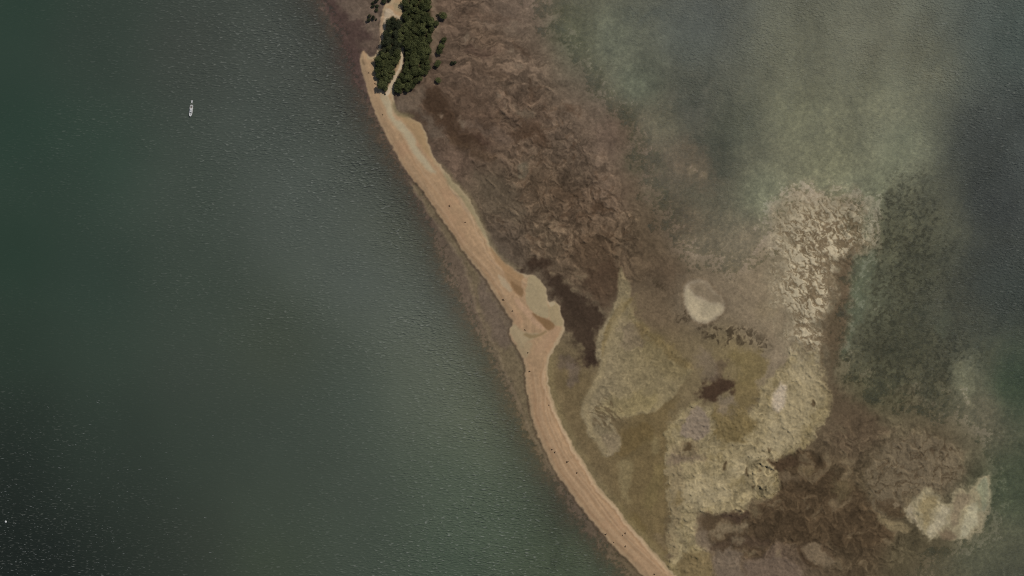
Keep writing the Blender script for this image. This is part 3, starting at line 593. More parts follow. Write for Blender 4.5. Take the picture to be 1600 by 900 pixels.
def sediment(name, grain, bump):
    m, nt, out = new_mat(name)
    at = N(nt, 'ShaderNodeAttribute', attribute_name='sediment')
    tc = N(nt, 'ShaderNodeTexCoord')
    n1 = N(nt, 'ShaderNodeTexNoise'); n1.inputs['Scale'].default_value = 0.55; n1.inputs['Detail'].default_value = 1; n1.inputs['Roughness'].default_value = 0.65
    n2 = N(nt, 'ShaderNodeTexNoise'); n2.inputs['Scale'].default_value = 0.16; n2.inputs['Detail'].default_value = 2; n2.inputs['Roughness'].default_value = 0.6
    nt.links.new(tc.outputs['Object'], n1.inputs['Vector']); nt.links.new(tc.outputs['Object'], n2.inputs['Vector'])
    ad = N(nt, 'ShaderNodeMath', operation='ADD'); nt.links.new(n1.outputs[0], ad.inputs[0]); nt.links.new(n2.outputs[0], ad.inputs[1])
    mr = N(nt, 'ShaderNodeMapRange'); mr.inputs[1].default_value = 0.6; mr.inputs[2].default_value = 1.4
    mr.inputs[3].default_value = 1 - grain; mr.inputs[4].default_value = 1 + grain
    nt.links.new(ad.outputs[0], mr.inputs[0])
    mul = N(nt, 'ShaderNodeVectorMath', operation='SCALE'); nt.links.new(at.outputs['Color'], mul.inputs[0]); nt.links.new(mr.outputs[0], mul.inputs['Scale'])
    bp = N(nt, 'ShaderNodeBump'); bp.inputs['Strength'].default_value = 1.0; bp.inputs['Distance'].default_value = bump
    nt.links.new(ad.outputs[0], bp.inputs['Height'])
    d = N(nt, 'ShaderNodeBsdfDiffuse'); d.inputs['Roughness'].default_value = 0.6
    nt.links.new(mul.outputs[0], d.inputs['Color']); nt.links.new(bp.outputs[0], d.inputs['Normal'])
    nt.links.new(d.outputs[0], out.inputs['Surface'])
    return m
mat_mud = sediment('tidal_mud', 0.16, 0.25)
mat_sand = sediment('beach_sand', 0.05, 0.08)
mat_bank = sediment('shoal_sand', 0.10, 0.14)

# ------------------------------------------------------------------ ground sheets (one continuous grid, cut by what lies there)
PX = X(U.astype(np.float64)); PY = Y(V.astype(np.float64))
nv, nu = U.shape
bank_m = np.zeros_like(U)
for bi, poly in enumerate((DOME, BANK, BAR, SHEET, STRIP)):
    p = chaikin(poly, 1)
    iu = np.where((gu > p[:, 0].min() - 20) & (gu < p[:, 0].max() + 20))[0]; iv = np.where((gv > p[:, 1].min() - 20) & (gv < p[:, 1].max() + 20))[0]
    s = np.s_[iv[0]:iv[-1] + 1, iu[0]:iu[-1] + 1]
    bank_m[s] = np.where((bank_m[s] == 0) & (signed(p, U[s] + W1u[s] + 2.5 * W2u[s], V[s] + W1v[s] + 2.5 * W2v[s]) > 0), bi + 1, bank_m[s])
cls = np.where(sd > 0, 1, np.where(bank_m > 0, bank_m + 1, 0)).astype(int)
fc = cls[:-1, :-1]
idx = np.arange(nv * nu).reshape(nv, nu)
quads = np.stack([idx[1:, :-1], idx[1:, 1:], idx[:-1, 1:], idx[:-1, :-1]], -1)
def sheet(name, sel, mat):
    q = quads[sel].reshape(-1, 4)
    used, inv = np.unique(q, return_inverse=True)
    me = bpy.data.meshes.new(name)
    co = np.stack([PX.ravel()[used], PY.ravel()[used], Zf.ravel()[used]], -1).astype(np.float32)
    me.vertices.add(len(used)); me.vertices.foreach_set('co', co.ravel())
    me.loops.add(q.size); me.loops.foreach_set('vertex_index', inv.ravel().astype(np.int32))
    me.polygons.add(len(q)); me.polygons.foreach_set('loop_start', np.arange(0, q.size, 4, dtype=np.int32))
    me.polygons.foreach_set('use_smooth', np.ones(len(q), bool))
    me.update()
    a = me.attributes.new('sediment', 'FLOAT_COLOR', 'POINT')
    c = np.ones((len(used), 4), np.float32); c[:, :3] = ground_alb.reshape(-1, 3)[used]
    a.data.foreach_set('color', c.ravel())
    me.materials.append(mat)
    o = bpy.data.objects.new(name, me); COL.objects.link(o); o['kind'] = 'structure'
    return o
sheet('tidal_flat', fc == 0, mat_mud)
sheet('sand_spit', fc == 1, mat_sand)
for bi in range(5): sheet('sandbank', fc == bi + 2, mat_bank)

# ------------------------------------------------------------------ sea surface
wu = spaced(-20.0, 1620.0, 2.7, 9000.0, 1.25); wv = spaced(-20.0, 920.0, 2.7, 9000.0, 1.25)
WU, WV = np.meshgrid(wu, wv)
SILT_HAZE = [   # water colour, sRGB: sediment plus the broad haze and sky sheen painted in
    (20, 20, (44, 60, 50)), (20, 200, (42, 59, 49)), (20, 400, (42, 59, 48)), (20, 550, (44, 57, 47)), (40, 660, (38, 46, 39)), (20, 740, (33, 39, 34)), (30, 850, (26, 31, 27)), (90, 890, (28, 33, 29)), (200, 760, (43, 50, 43)), (240, 870, (42, 48, 41)), (150, 700, (44, 52, 45)),
    (150, 60, (52, 62, 54)), (150, 250, (50, 65, 55)), (150, 450, (48, 62, 53)), (150, 570, (54, 66, 56)), (150, 680, (50, 60, 51)), (150, 850, (36, 42, 36)),
    (300, 80, (62, 66, 60)), (300, 300, (62, 70, 62)), (300, 450, (60, 69, 60)), (300, 580, (59, 66, 58)), (300, 700, (56, 65, 56)), (300, 850, (52, 57, 49)),
    (400, 200, (70, 76, 70)), (450, 80, (72, 76, 70)), (450, 330, (76, 82, 75)), (430, 540, (64, 70, 58)), (430, 680, (60, 68, 60)), (430, 800, (62, 70, 60)), (420, 880, (60, 68, 54)),
    (540, 120, (78, 80, 72)), (560, 280, (82, 86, 78)), (560, 430, (80, 86, 80)), (540, 620, (64, 72, 64)), (560, 760, (66, 73, 64)), (560, 880, (65, 73, 63)),
    (640, 360, (90, 93, 80)), (660, 480, (94, 99, 90)), (650, 600, (84, 90, 78)), (700, 560, (102, 105, 90)), (760, 640, (100, 104, 86)), (800, 720, (86, 93, 76)), (700, 760, (74, 83, 70)), (780, 820, (74, 84, 69)), (700, 880, (67, 78, 65)),
    (860, 880, (72, 80, 62)), (470, 300, (76, 82, 76)),
    (1000, 60, (100, 103, 92)), (1000, 140, (98, 102, 88)), (1100, 30, (100, 104, 100)), (1250, 60, (124, 124, 107)), (1250, 160, (122, 123, 105)), (1400, 60, (124, 124, 107)), (1400, 180, (120, 122, 104)), (1310, 270, (122, 124, 105)), (1460, 120, (112, 114, 98)), (1130, 230, (86, 90, 78)),
    (1520, 50, (86, 92, 88)), (1530, 200, (82, 86, 84)), (1580, 60, (74, 86, 80)), (1590, 200, (68, 74, 72)), (1570, 330, (70, 73, 72)), (1540, 420, (72, 76, 72)), (1590, 480, (68, 76, 72)),
    (1520, 500, (74, 76, 70)), (1590, 580, (56, 73, 61)), (1600, 660, (42, 66, 50)), (1596, 760, (50, 66, 52)), (1570, 720, (66, 74, 58)), (1580, 840, (70, 76, 66)), (1590, 890, (72, 76, 72)), (1400, 500, (76, 78, 62)), (1440, 400, (78, 80, 66)), (1430, 880, (80, 80, 62)), (1500, 880, (76, 78, 60)),
]
SEA = Field(lambda a, b: idw(SILT_HAZE, a, b, 3.4, 75.0), -300, 1900, -300, 1200, 8.0)(WU, WV).astype(np.float64)
low = fbm(WU / 130, WV / 130, 4, 201)
SEA *= (1 + 0.03 * low)[..., None]
SEA *= (1 + 0.13 * np.where(WU > 860, 1, 0) * (0.6 * fbm((WU + 0.25 * WV) / 38, WV / 120, 4, 205, 0.6) + 0.6 * fbm(WU / 70, WV / 60, 4, 206, 0.6)))[..., None]
w2u = fbm(WU / 24, WV / 24, 3, 13); w2v = fbm(WU / 24, WV / 24, 3, 14); w3u = fbm(WU / 80, WV / 80, 2, 15); w3v = fbm(WU / 80, WV / 80, 2, 16)
ii = np.clip(np.searchsorted(gu, wu), 0, nu - 1); jj = np.clip(np.searchsorted(gv, wv), 0, nv - 1)
depth = np.maximum(0.0, -Zf[np.ix_(jj, ii)])
wwest = WU < np.interp(WV, [-9000, -100, 100, 300, 500, 700, 900, 1100, 9000], [560, 600, 600, 690, 830, 880, 1020, 1180, 1180])
murk = 1 - np.exp(-depth / np.where(wwest, 0.75, 1.35))
CHOP = [(20, 100, 0.05), (60, 400, 0.06), (90, 560, 0.10), (60, 700, 0.5), (60, 850, 0.7), (200, 100, 0.35), (200, 300, 0.3), (200, 500, 0.2), (250, 650, 0.12), (330, 760, 0.15), (250, 850, 0.5),
            (350, 100, 1.1), (350, 300, 1.0), (300, 450, 0.5), (400, 620, 0.3), (420, 760, 0.25), (450, 60, 1.7), (470, 250, 1.3), (450, 420, 0.6), (540, 60, 2.2), (560, 170, 2.7), (590, 260, 2.7), (620, 310, 2.6), (650, 380, 2.1),
            (560, 350, 0.9), (560, 480, 0.8), (560, 620, 0.6), (560, 800, 0.7), (680, 480, 2.0), (720, 560, 2.0), (760, 640, 1.9), (700, 720, 1.6), (760, 800, 1.9), (860, 860, 2.0), (650, 880, 1.5),
            (950, 100, 1.6), (1100, 60, 1.7), (1100, 220, 1.7), (1300, 100, 1.5), (1300, 250, 1.5), (1560, 200, 1.9), (1400, 500, 1.8), (1580, 500, 2.0), (1580, 800, 1.9)]
chop = Field(lambda a, b: idw(CHOP, a, b, 3.0, 20.0), -300, 1900, -300, 1200, 8.0)(WU, WV).astype(np.float64)
chop *= np.clip(1 + 0.35 * fbm(WU / 45, WV / 30, 3, 203), 0.4, 1.8)
grain = sstep(830, 900, WU - (WV * 0.25))
grain = np.where(wwest, 0.0, np.maximum(grain, 0.6))

m, nt, out = new_mat('sea_water')
a_col = N(nt, 'ShaderNodeAttribute', attribute_name='silt_haze'); a_mk = N(nt, 'ShaderNodeAttribute', attribute_name='murk')
a_ch = N(nt, 'ShaderNodeAttribute', attribute_name='chop'); a_gr = N(nt, 'ShaderNodeAttribute', attribute_name='grain')
tc = N(nt, 'ShaderNodeTexCoord')
def wave(rot, sx, sy, detail, dist):
    mp = N(nt, 'ShaderNodeMapping'); mp.inputs['Rotation'].default_value = (0, 0, math.radians(rot)); mp.inputs['Scale'].default_value = (sx, sy, 1)
    nt.links.new(tc.outputs['Object'], mp.inputs['Vector'])
    n = N(nt, 'ShaderNodeTexNoise'); n.inputs['Scale'].default_value = 1.0; n.inputs['Detail'].default_value = detail
    n.inputs['Roughness'].default_value = 0.5; n.inputs['Distortion'].default_value = dist
    nt.links.new(mp.outputs[0], n.inputs['Vector'])
    return n.outputs[0]
def math2(op, a, b):
    n = N(nt, 'ShaderNodeMath', operation=op)
    for i, x in enumerate((a, b)):
        if isinstance(x, (int, float)): n.inputs[i].default_value = x
        else: nt.links.new(x, n.inputs[i])
    return n.outputs[0]
swell = wave(20, 0.15, 0.46, 1.0, 0.5)
swell2 = wave(28, 0.25, 0.74, 1.0, 0.4)
cross = wave(20, 0.38, 0.52, 1.0, 0.6)
west_h = math2('ADD', math2('MULTIPLY', swell, 0.52), math2('MULTIPLY', swell2, 0.70))
east_h = math2('ADD', math2('MULTIPLY', cross, 1.0), math2('MULTIPLY', swell2, 0.5))
mixh = N(nt, 'ShaderNodeMix'); mixh.data_type = 'FLOAT'
nt.links.new(a_gr.outputs['Fac'], mixh.inputs[0]); nt.links.new(west_h, mixh.inputs[2]); nt.links.new(east_h, mixh.inputs[3])
h = math2('MULTIPLY', mixh.outputs[0], a_ch.outputs['Fac'])
bp = N(nt, 'ShaderNodeBump'); bp.inputs['Strength'].default_value = 1.0; bp.inputs['Distance'].default_value = 0.85
nt.links.new(h, bp.inputs['Height'])
crest = N(nt, 'ShaderNodeMapRange'); crest.inputs[1].default_value = 0.60; crest.inputs[2].default_value = 0.76; crest.inputs[3].default_value = 0.0; crest.inputs[4].default_value = 0.22  # pale wave crests: foam and bright glint painted into the water colour
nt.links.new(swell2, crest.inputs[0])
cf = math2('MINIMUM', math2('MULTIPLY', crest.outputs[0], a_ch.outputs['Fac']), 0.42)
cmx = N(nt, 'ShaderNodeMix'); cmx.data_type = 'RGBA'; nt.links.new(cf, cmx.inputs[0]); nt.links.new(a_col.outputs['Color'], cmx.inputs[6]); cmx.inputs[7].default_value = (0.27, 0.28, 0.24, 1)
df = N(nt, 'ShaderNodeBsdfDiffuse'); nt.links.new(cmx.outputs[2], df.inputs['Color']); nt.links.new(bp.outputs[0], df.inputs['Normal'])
tr = N(nt, 'ShaderNodeBsdfTransparent'); tr.inputs['Color'].default_value = (0.94, 0.97, 0.95, 1)
body = N(nt, 'ShaderNodeMixShader'); nt.links.new(a_mk.outputs['Fac'], body.inputs[0]); nt.links.new(tr.outputs[0], body.inputs[1]); nt.links.new(df.outputs[0], body.inputs[2])
gl = N(nt, 'ShaderNodeBsdfGlossy'); gl.inputs['Roughness'].default_value = 0.20
bg2 = N(nt, 'ShaderNodeBump'); bg2.inputs['Strength'].default_value = 1.0; bg2.inputs['Distance'].default_value = 0.05
nt.links.new(h, bg2.inputs['Height']); nt.links.new(bg2.outputs[0], gl.inputs['Normal'])
fr_ = N(nt, 'ShaderNodeFresnel'); fr_.inputs['IOR'].default_value = 1.33
fin = N(nt, 'ShaderNodeMixShader'); nt.links.new(fr_.outputs[0], fin.inputs[0]); nt.links.new(body.outputs[0], fin.inputs[1]); nt.links.new(gl.outputs[0], fin.inputs[2])
nt.links.new(fin.outputs[0], out.inputs['Surface'])
mat_sea = m

nvw, nuw = WU.shape
widx = np.arange(nvw * nuw).reshape(nvw, nuw)
q = np.stack([widx[1:, :-1], widx[1:, 1:], widx[:-1, 1:], widx[:-1, :-1]], -1).reshape(-1, 4)
me = bpy.data.meshes.new('sea')
me.vertices.add(nvw * nuw)
me.vertices.foreach_set('co', np.stack([X(WU), Y(WV), np.zeros_like(WU)], -1).astype(np.float32).ravel())
me.loops.add(q.size); me.loops.foreach_set('vertex_index', q.ravel().astype(np.int32))
me.polygons.add(len(q)); me.polygons.foreach_set('loop_start', np.arange(0, q.size, 4, dtype=np.int32))
me.polygons.foreach_set('use_smooth', np.ones(len(q), bool)); me.update()
a = me.attributes.new('silt_haze', 'FLOAT_COLOR', 'POINT')
c = np.ones((nvw * nuw, 4), np.float32); c[:, :3] = (alb(np.clip(SEA, 0, 255)) * (0.98, 0.98, 0.94)).reshape(-1, 3); a.data.foreach_set('color', c.ravel())
for nm, arr in (('murk', murk), ('chop', chop), ('grain', grain)):
    a = me.attributes.new(nm, 'FLOAT', 'POINT'); a.data.foreach_set('value', arr.astype(np.float32).ravel())
me.materials.append(mat_sea)
o = bpy.data.objects.new('sea', me); COL.objects.link(o); o['kind'] = 'structure'

# ------------------------------------------------------------------ small builders
def tag(o, label, cat, group=None):
    o['label'] = label; o['category'] = cat
    if group: o['group'] = group
    return o
def empty(name, loc, rz=0.0, sc=1.0):
    e = bpy.data.objects.new(name, None); e.empty_display_size = 1.0
    e.location = loc; e.rotation_euler = (0, 0, rz); e.scale = (sc, sc, sc)
    COL.objects.link(e); return e
def mesh_obj(name, me, parent=None, loc=(0, 0, 0)):
    o = bpy.data.objects.new(name, me); COL.objects.link(o); o.location = loc
    if parent: o.parent = parent
    return o
def to_mesh(name, verts, faces, mat, smooth=False):
    me = bpy.data.meshes.new(name); me.from_pydata(verts, [], faces); me.update()
    if smooth: me.polygons.foreach_set('use_smooth', [True] * len(me.polygons))
    me.materials.append(mat); return me

# ------------------------------------------------------------------ trees
def leaf_mat(name, lo, hi):
    m, nt, out = new_mat(name)
    at = N(nt, 'ShaderNodeAttribute', attribute_name='leaf'); oi = N(nt, 'ShaderNodeObjectInfo')
    rp = N(nt, 'ShaderNodeValToRGB'); rp.color_ramp.elements[0].color = tuple(lo) + (1,); rp.color_ramp.elements[1].color = tuple(hi) + (1,)
    ad = N(nt, 'ShaderNodeMath', operation='MULTIPLY_ADD'); ad.inputs[1].default_value = 0.55
    nt.links.new(oi.outputs['Random'], ad.inputs[0])
    sc_ = N(nt, 'ShaderNodeMath', operation='MULTIPLY'); sc_.inputs[1].default_value = 0.5; nt.links.new(at.outputs['Fac'], sc_.inputs[0])
    nt.links.new(sc_.outputs[0], ad.inputs[2]); nt.links.new(ad.outputs[0], rp.inputs[0])
    d = N(nt, 'ShaderNodeBsdfDiffuse'); t = N(nt, 'ShaderNodeBsdfTranslucent'); mx = N(nt, 'ShaderNodeMixShader'); mx.inputs[0].default_value = 0.18
    nt.links.new(rp.outputs[0], d.inputs['Color']); nt.links.new(rp.outputs[0], t.inputs['Color'])
    nt.links.new(d.outputs[0], mx.inputs[1]); nt.links.new(t.outputs[0], mx.inputs[2]); nt.links.new(mx.outputs[0], out.inputs['Surface'])
    return m
mat_leaf = leaf_mat('tree_leaves', (0.016, 0.021, 0.010), (0.115, 0.122, 0.048))
mat_leaf_dark = leaf_mat('shrub_leaves', (0.014, 0.017, 0.011), (0.060, 0.066, 0.034))
mat_bark = plain('bark', (0.09, 0.07, 0.05), 0.9, 0.3, 2.0, 0.1)

def crown_mesh(name, seed, r, h, base, lobes, leaves, size, mat):
    R = np.random.default_rng(seed)
    cs = []
    for i in range(lobes):
        t = R.uniform(0, 2 * math.pi); d = r * 0.62 * math.sqrt(R.uniform(0, 1))
        z = base + h * (0.35 + 0.45 * (1 - (d / r) ** 2) * R.uniform(0.6, 1.1))
        cs.append((d * math.cos(t), d * math.sin(t), z, r * R.uniform(0.26, 0.46)))
    cs.append((0, 0, base + h * 0.62, r * 0.5))
    cs = np.array(cs); w = cs[:, 3] ** 2; w /= w.sum()
    k = R.choice(len(cs), leaves, p=w)
    dirs = R.normal(size=(leaves, 3)); dirs[:, 2] = np.abs(dirs[:, 2]) * 1.0 - 0.25
    dirs /= np.linalg.norm(dirs, axis=1)[:, None]
    P = cs[k, :3] + dirs * (cs[k, 3] * R.uniform(0.72, 1.08, leaves))[:, None]
    nrm = dirs + R.normal(size=(leaves, 3)) * 0.55; nrm /= np.linalg.norm(nrm, axis=1)[:, None]
    ref = R.normal(size=(leaves, 3)); t1 = np.cross(nrm, ref); t1 /= np.linalg.norm(t1, axis=1)[:, None]; t2 = np.cross(nrm, t1)
    s = (size * R.uniform(0.6, 1.3, leaves))[:, None]
    vs = np.stack([P - t1 * s, P - t2 * s * 0.55, P + t1 * s, P + t2 * s * 0.55], 1).reshape(-1, 3)
    fs = np.arange(leaves * 4).reshape(-1, 4)
    me = to_mesh(name, vs.tolist(), fs.tolist(), mat)
    a = me.attributes.new('leaf', 'FLOAT', 'POINT')
    a.data.foreach_set('value', np.repeat(R.uniform(0, 1, leaves), 4).astype(np.float32))
    return me
def trunk_mesh(name, seed, hgt, r0, spread):
    R = random.Random(seed); vs = []; fs = []
    def limb(p0, p1, ra, rb, bend):
        n = 6; base = len(vs); segs = 4
        d = (p1 - p0); side = d.cross(Vector((0.3, 0.5, 0.2))).normalized()
        for i in range(segs + 1):
            t = i / segs; c = p0.lerp(p1, t) + side * bend * math.sin(math.pi * t); rr = ra + (rb - ra) * t
            a1 = d.cross(Vector((0.13, 1, 0.07))).normalized(); a2 = d.cross(a1).normalized()
            for j in range(n):
                an = 2 * math.pi * j / n; vs.append(tuple(c + a1 * rr * math.cos(an) + a2 * rr * math.sin(an)))
        for i in range(segs):
            for j in range(n):
                fs.append((base + i * n + j, base + i * n + (j + 1) % n, base + (i + 1) * n + (j + 1) % n, base + (i + 1) * n + j))
        fs.append(tuple(base + segs * n + j for j in range(n)))
    top = Vector((R.uniform(-.3, .3), R.uniform(-.3, .3), hgt * 0.62))
    limb(Vector((0, 0, -0.4)), top, r0, r0 * 0.55, 0.12)
    for i in range(5):
        t = R.uniform(0.45, 0.98); an = 2 * math.pi * (i + R.uniform(0, .6)) / 5
        p = Vector((0, 0, -0.4)).lerp(top, t)
        limb(p, p + Vector((math.cos(an) * spread, math.sin(an) * spread, hgt * R.uniform(0.18, 0.34))), r0 * 0.5 * (1.3 - t * 0.6), r0 * 0.12, R.uniform(-.15, .15))
    return to_mesh(name, vs, fs, mat_bark, True)
TREES = []
for i in range(9):
    h = [6.2, 7.0, 7.8, 6.6, 7.4, 5.8, 8.2, 6.9, 7.2][i]
    TREES.append((crown_mesh('crown', 300 + i, 3.6, h * 0.78, h * 0.22, 11 + i % 4, 1300, 0.36, mat_leaf), trunk_mesh('trunk', 400 + i, h, 0.26, 1.7)))
TREES_DARK = []
for i in range(4):
    h = [6.0, 6.8, 7.3, 6.4][i]
    TREES_DARK.append((crown_mesh('crown', 350 + i, 3.6, h * 0.78, h * 0.22, 10 + i, 1300, 0.34, mat_leaf_dark), TREES[i][1]))
SHRUBS = []
for i in range(5):
    h = 3.2 + 0.3 * i
    SHRUBS.append((crown_mesh('crown', 500 + i, 2.2, h * 0.85, h * 0.08, 8, 800, 0.27, mat_leaf_dark), trunk_mesh('trunk', 600 + i, h, 0.13, 0.9)))
def tree(kind, name, u, v, rad, label, cat, group=None, i=0, base_r=3.6, rnd=random.Random(5)):
    crown, trunk = kind[i % len(kind)]
    e = empty(name, (X(u), Y(v), ground_z(u, v)), rnd.uniform(0, 6.28), rad * M_PER / base_r)
    e.scale.z *= 0.62 if name == 'lone_tree' else 0.8
    mesh_obj('trunk', trunk, e); mesh_obj('crown', crown, e)
    return tag(e, label, cat, group)
def fill(poly, gap, seed):
    R = random.Random(seed); p = np.array(poly); out = []
    x0, y0 = p.min(0); x1, y1 = p.max(0)
    c = np.array([(R.uniform(x0, x1), R.uniform(y0, y1)) for _ in range(9000)])
    for u, v in c[signed(p, c[:, 0], c[:, 1]) > 1.2]:
        if all((u - a) ** 2 + (v - b) ** 2 > gap * gap for a, b in out): out.append((u, v))
    return out
rt = random.Random(9)
def zone_e(u, v):
    if v < 5: z = 'dark green tree of the wide grove cut by the top edge'
    elif v > 122: z = 'dark green tree at the ragged lower end of the wide grove'
    elif u > 664: z = 'dark green tree on the right fringe of the wide grove'
    elif u < 638: z = 'dark green tree of the wide grove beside the sandy track'
    elif v < 60: z = 'green canopy tree deep inside the upper half of the wide grove'
    else: z = 'green canopy tree deep inside the lower half of the wide grove'
    return z, 'tree', z.replace('tree', 'trees', 1)
def zone_w(u, v):
    if v < 44: z = 'dark tree at the top end of the narrow grove below pale sand'
    elif v > 118: z = 'dark tree at the pointed lower end of the narrow grove'
    elif v < 82: z = 'very dark tree in the upper middle of the narrow grove'
    else: z = 'green tree in the broad lower middle of the narrow grove'
    return z, 'tree', z.replace('tree', 'trees', 1)
for i, (u, v) in enumerate(fill(GROVE_E, 6.4, 3)):
    tree(TREES, 'grove_tree', u, v, rt.uniform(5.0, 8.4), *zone_e(u, v), i)
for i, (u, v) in enumerate(fill(GROVE_W, 6.2, 4)):
    tree(TREES_DARK if v < 84 and rt.random() < 0.75 else TREES, 'grove_tree', u, v, rt.uniform(4.8, 7.6), *zone_w(u, v), i + 4)
for i, (u, v, r, lab) in enumerate([
    (693, 25, 6.0, 'round dark tree alone at the top, right of the wide grove'),
    (681, 37, 5.0, 'dark tree bulging from the right edge of the wide grove'),
    (692.5, 63, 5.6, 'top tree of the dark clump of three right of the grove'),
    (690, 72, 4.8, 'middle tree of the dark clump of three right of the grove'),
    (687, 80, 6.0, 'bottom tree of the dark clump of three right of the grove'),
    (684, 100, 5.6, 'dark tree just touching the lower right edge of the wide grove'),
    (685, 125.5, 4.6, 'lone small dark tree on brown mud, lowest right of the grove')]):
    tree(TREES, 'lone_tree', u, v, r * 1.22, lab, 'tree', None, i + 2)
for i, (u, v, r, lab) in enumerate([
    (705.5, 99.5, 3.2, 'left half of the small dark bush pair farthest out on the mud'),
    (711, 97.5, 2.6, 'right half of the small dark bush pair farthest out on the mud'),
    (583.5, 4.6, 2.4, 'small dark bush left of the beach, second from top edge in its column'),
    (582.5, 9.8, 3.0, 'dark bush leftmost of the upper bush cluster left of the beach'),
    (589.3, 1.0, 3.2, 'dark bush cut by the top edge left of the beach'),
    (589.6, 10.7, 2.8, 'dark bush in the middle of the upper bush cluster left of the beach'),
    (588.6, 17.0, 3.0, 'lowest dark bush of the upper bush cluster left of the beach'),
    (577.6, 25.0, 2.8, 'upper bush of the lower bush cluster on the brown mud'),
    (583, 28.8, 3.4, 'largest bush of the lower bush cluster on the brown mud'),
    (576.8, 32.0, 3.2, 'lower left bush of the lower bush cluster on the brown mud'),
    (588.7, 31.0, 1.7, 'tiny dark bush nearest the beach in the lower bush cluster'),
    (600, 1.8, 4.2, 'wide dark bush at the top edge against the pale sand'),
    (609, -0.5, 3.0, 'dark bush at the top edge, just above the pale sand track'),
    (602, 147, 1.3, 'tiny dark bush at the lower tip of the narrow grove'),
    (683.5, 23.5, 1.6, 'tiny dark bush between the wide grove and the round lone tree')]):
    tree(SHRUBS, 'bush', u, v, r * 1.25, lab, 'bush', None, i, 2.2)

# ------------------------------------------------------------------ dark clumps lying on the sand
mat_wrack = plain('dried_wrack', (0.045, 0.030, 0.020), 0.9, 0.4, 4.0, 0.1)
def clump_mesh(name, seed):
    R = np.random.default_rng(seed); vs = []; fs = []
    for b in range(7):
        bm = bmesh.new(); bmesh.ops.create_icosphere(bm, subdivisions=1, radius=1)
        c = R.normal(size=3) * (0.42, 0.36, 0.06); c[2] = abs(c[2]) + 0.12
        s = R.uniform(0.22, 0.46, 3) * (1, 1, 0.75)
        k = len(vs)
        for v_ in bm.verts:
            j = R.uniform(0.72, 1.25); vs.append(tuple(c + np.array(v_.co) * s * j))
        for f in bm.faces: fs.append(tuple(k + x.index for x in f.verts))
        bm.free()
    for b in range(16):                       # stalks sticking out
        t = R.uniform(0, 6.28); p = np.array([math.cos(t) * .2, math.sin(t) * .2, .2]); e = np.array([math.cos(t) * R.uniform(.6, 1.1), math.sin(t) * R.uniform(.6, 1.1), R.uniform(.05, .55)])
        w = np.array([-math.sin(t), math.cos(t), 0]) * 0.05; k = len(vs)
        vs += [tuple(p - w), tuple(p + w), tuple(e), tuple(p + (0, 0, .08))]; fs += [(k, k + 1, k + 2), (k + 1, k + 3, k + 2), (k + 3, k, k + 2)]
    return to_mesh(name, vs, fs, mat_wrack)
CLUMPS = [clump_mesh('dark_clump', 700 + i) for i in range(4)]
for i, (u, v, s, lab) in enumerate([
    (576, 114, 0.9, 'small dark clump on the beach below the hooked sand tip'),
    (586, 131, 0.9, 'small dark clump on the beach beside the narrow grove'),
    (598, 179.5, 0.9, 'small dark clump on the orange sand below the two groves'),
    (702, 322, 1.3, 'dark clump on the orange sand halfway between groves and green-sand patch'),
    (727, 347.5, 0.9, 'faint dark clump near the pale right margin of the upper spit'),
    (786, 468.5, 1.3, 'dark clump on the spit, left of the pale sand patch'),
    (800.5, 486, 1.1, 'small dark clump above the kink of the spit'),
    (820, 515.5, 1.0, 'small dark clump right at the kink of the spit'),
    (824.5, 551, 0.9, 'small dark clump on pale sand just below the kink'),
    (827, 580.5, 1.1, 'dark clump near the left edge where the spit turns down'),
    (857.5, 633, 1.0, 'dark clump near the right edge of the bend, beside the ridge'),
    (862.5, 702.5, 1.0, 'upper left one of the close clump pair below the bend'),
    (866.7, 706.4, 1.2, 'lower right one of the close clump pair below the bend'),
    (886, 721.7, 1.3, 'dark clump in mid spit below the close pair'),
    (901, 739, 1.3, 'dark clump near the right ridge, lowest of the middle row'),
    (946.5, 835, 1.3, 'dark clump at the left water edge of the lower spit'),
    (976.5, 833, 1.2, 'dark clump in mid spit with a faint shadow shape, upper of the lower group'),
    (972.5, 836, 0.8, 'faint small shape standing for the shadow of the clump beside it, lower spit'),  # dark mesh put where the neighbouring clump's shadow falls
    (959, 847.5, 0.9, 'faint dark clump at the left margin of the lower spit'),
    (976.8, 853.8, 1.2, 'dark clump in mid spit, lower of the lower group'),
    (1022, 897, 1.1, 'dark clump on the spit at the bottom edge')]):
    o = mesh_obj('dark_clump', CLUMPS[i % 4], None, (X(u), Y(v), ground_z(u, v) - 0.05))
    o.rotation_euler = (0, 0, i * 1.7); o.scale = (s * 0.85, s * 0.78, s * 0.85)
    tag(o, lab, 'clump', 'dark clumps on the spit')

# ------------------------------------------------------------------ motor boat with dinghy, buoy
mat_hull = plain('white_gelcoat', (0.46, 0.46, 0.44), 0.35, 0.04, 1.0, 0.5)
mat_deck = plain('grey_deck', (0.36, 0.36, 0.34), 0.6, 0.06, 3.0)
mat_teak = plain('cockpit_floor', (0.13, 0.11, 0.09), 0.7, 0.15, 4.0)
mat_glass = plain('tinted_window', (0.05, 0.055, 0.06), 0.1, 0.02, 1.0, 0.6)
mat_steel = plain('steel_rail', (0.45, 0.45, 0.45), 0.3, 0.03, 1.0, 0.6)
mat_rope = plain('rope', (0.3, 0.28, 0.24), 0.9, 0.1, 8.0)
mat_rubber = plain('grey_rubber', (0.40, 0.40, 0.39), 0.7, 0.06, 3.0)
mat_black = plain('black_plastic', (0.02, 0.02, 0.02), 0.5, 0.05)

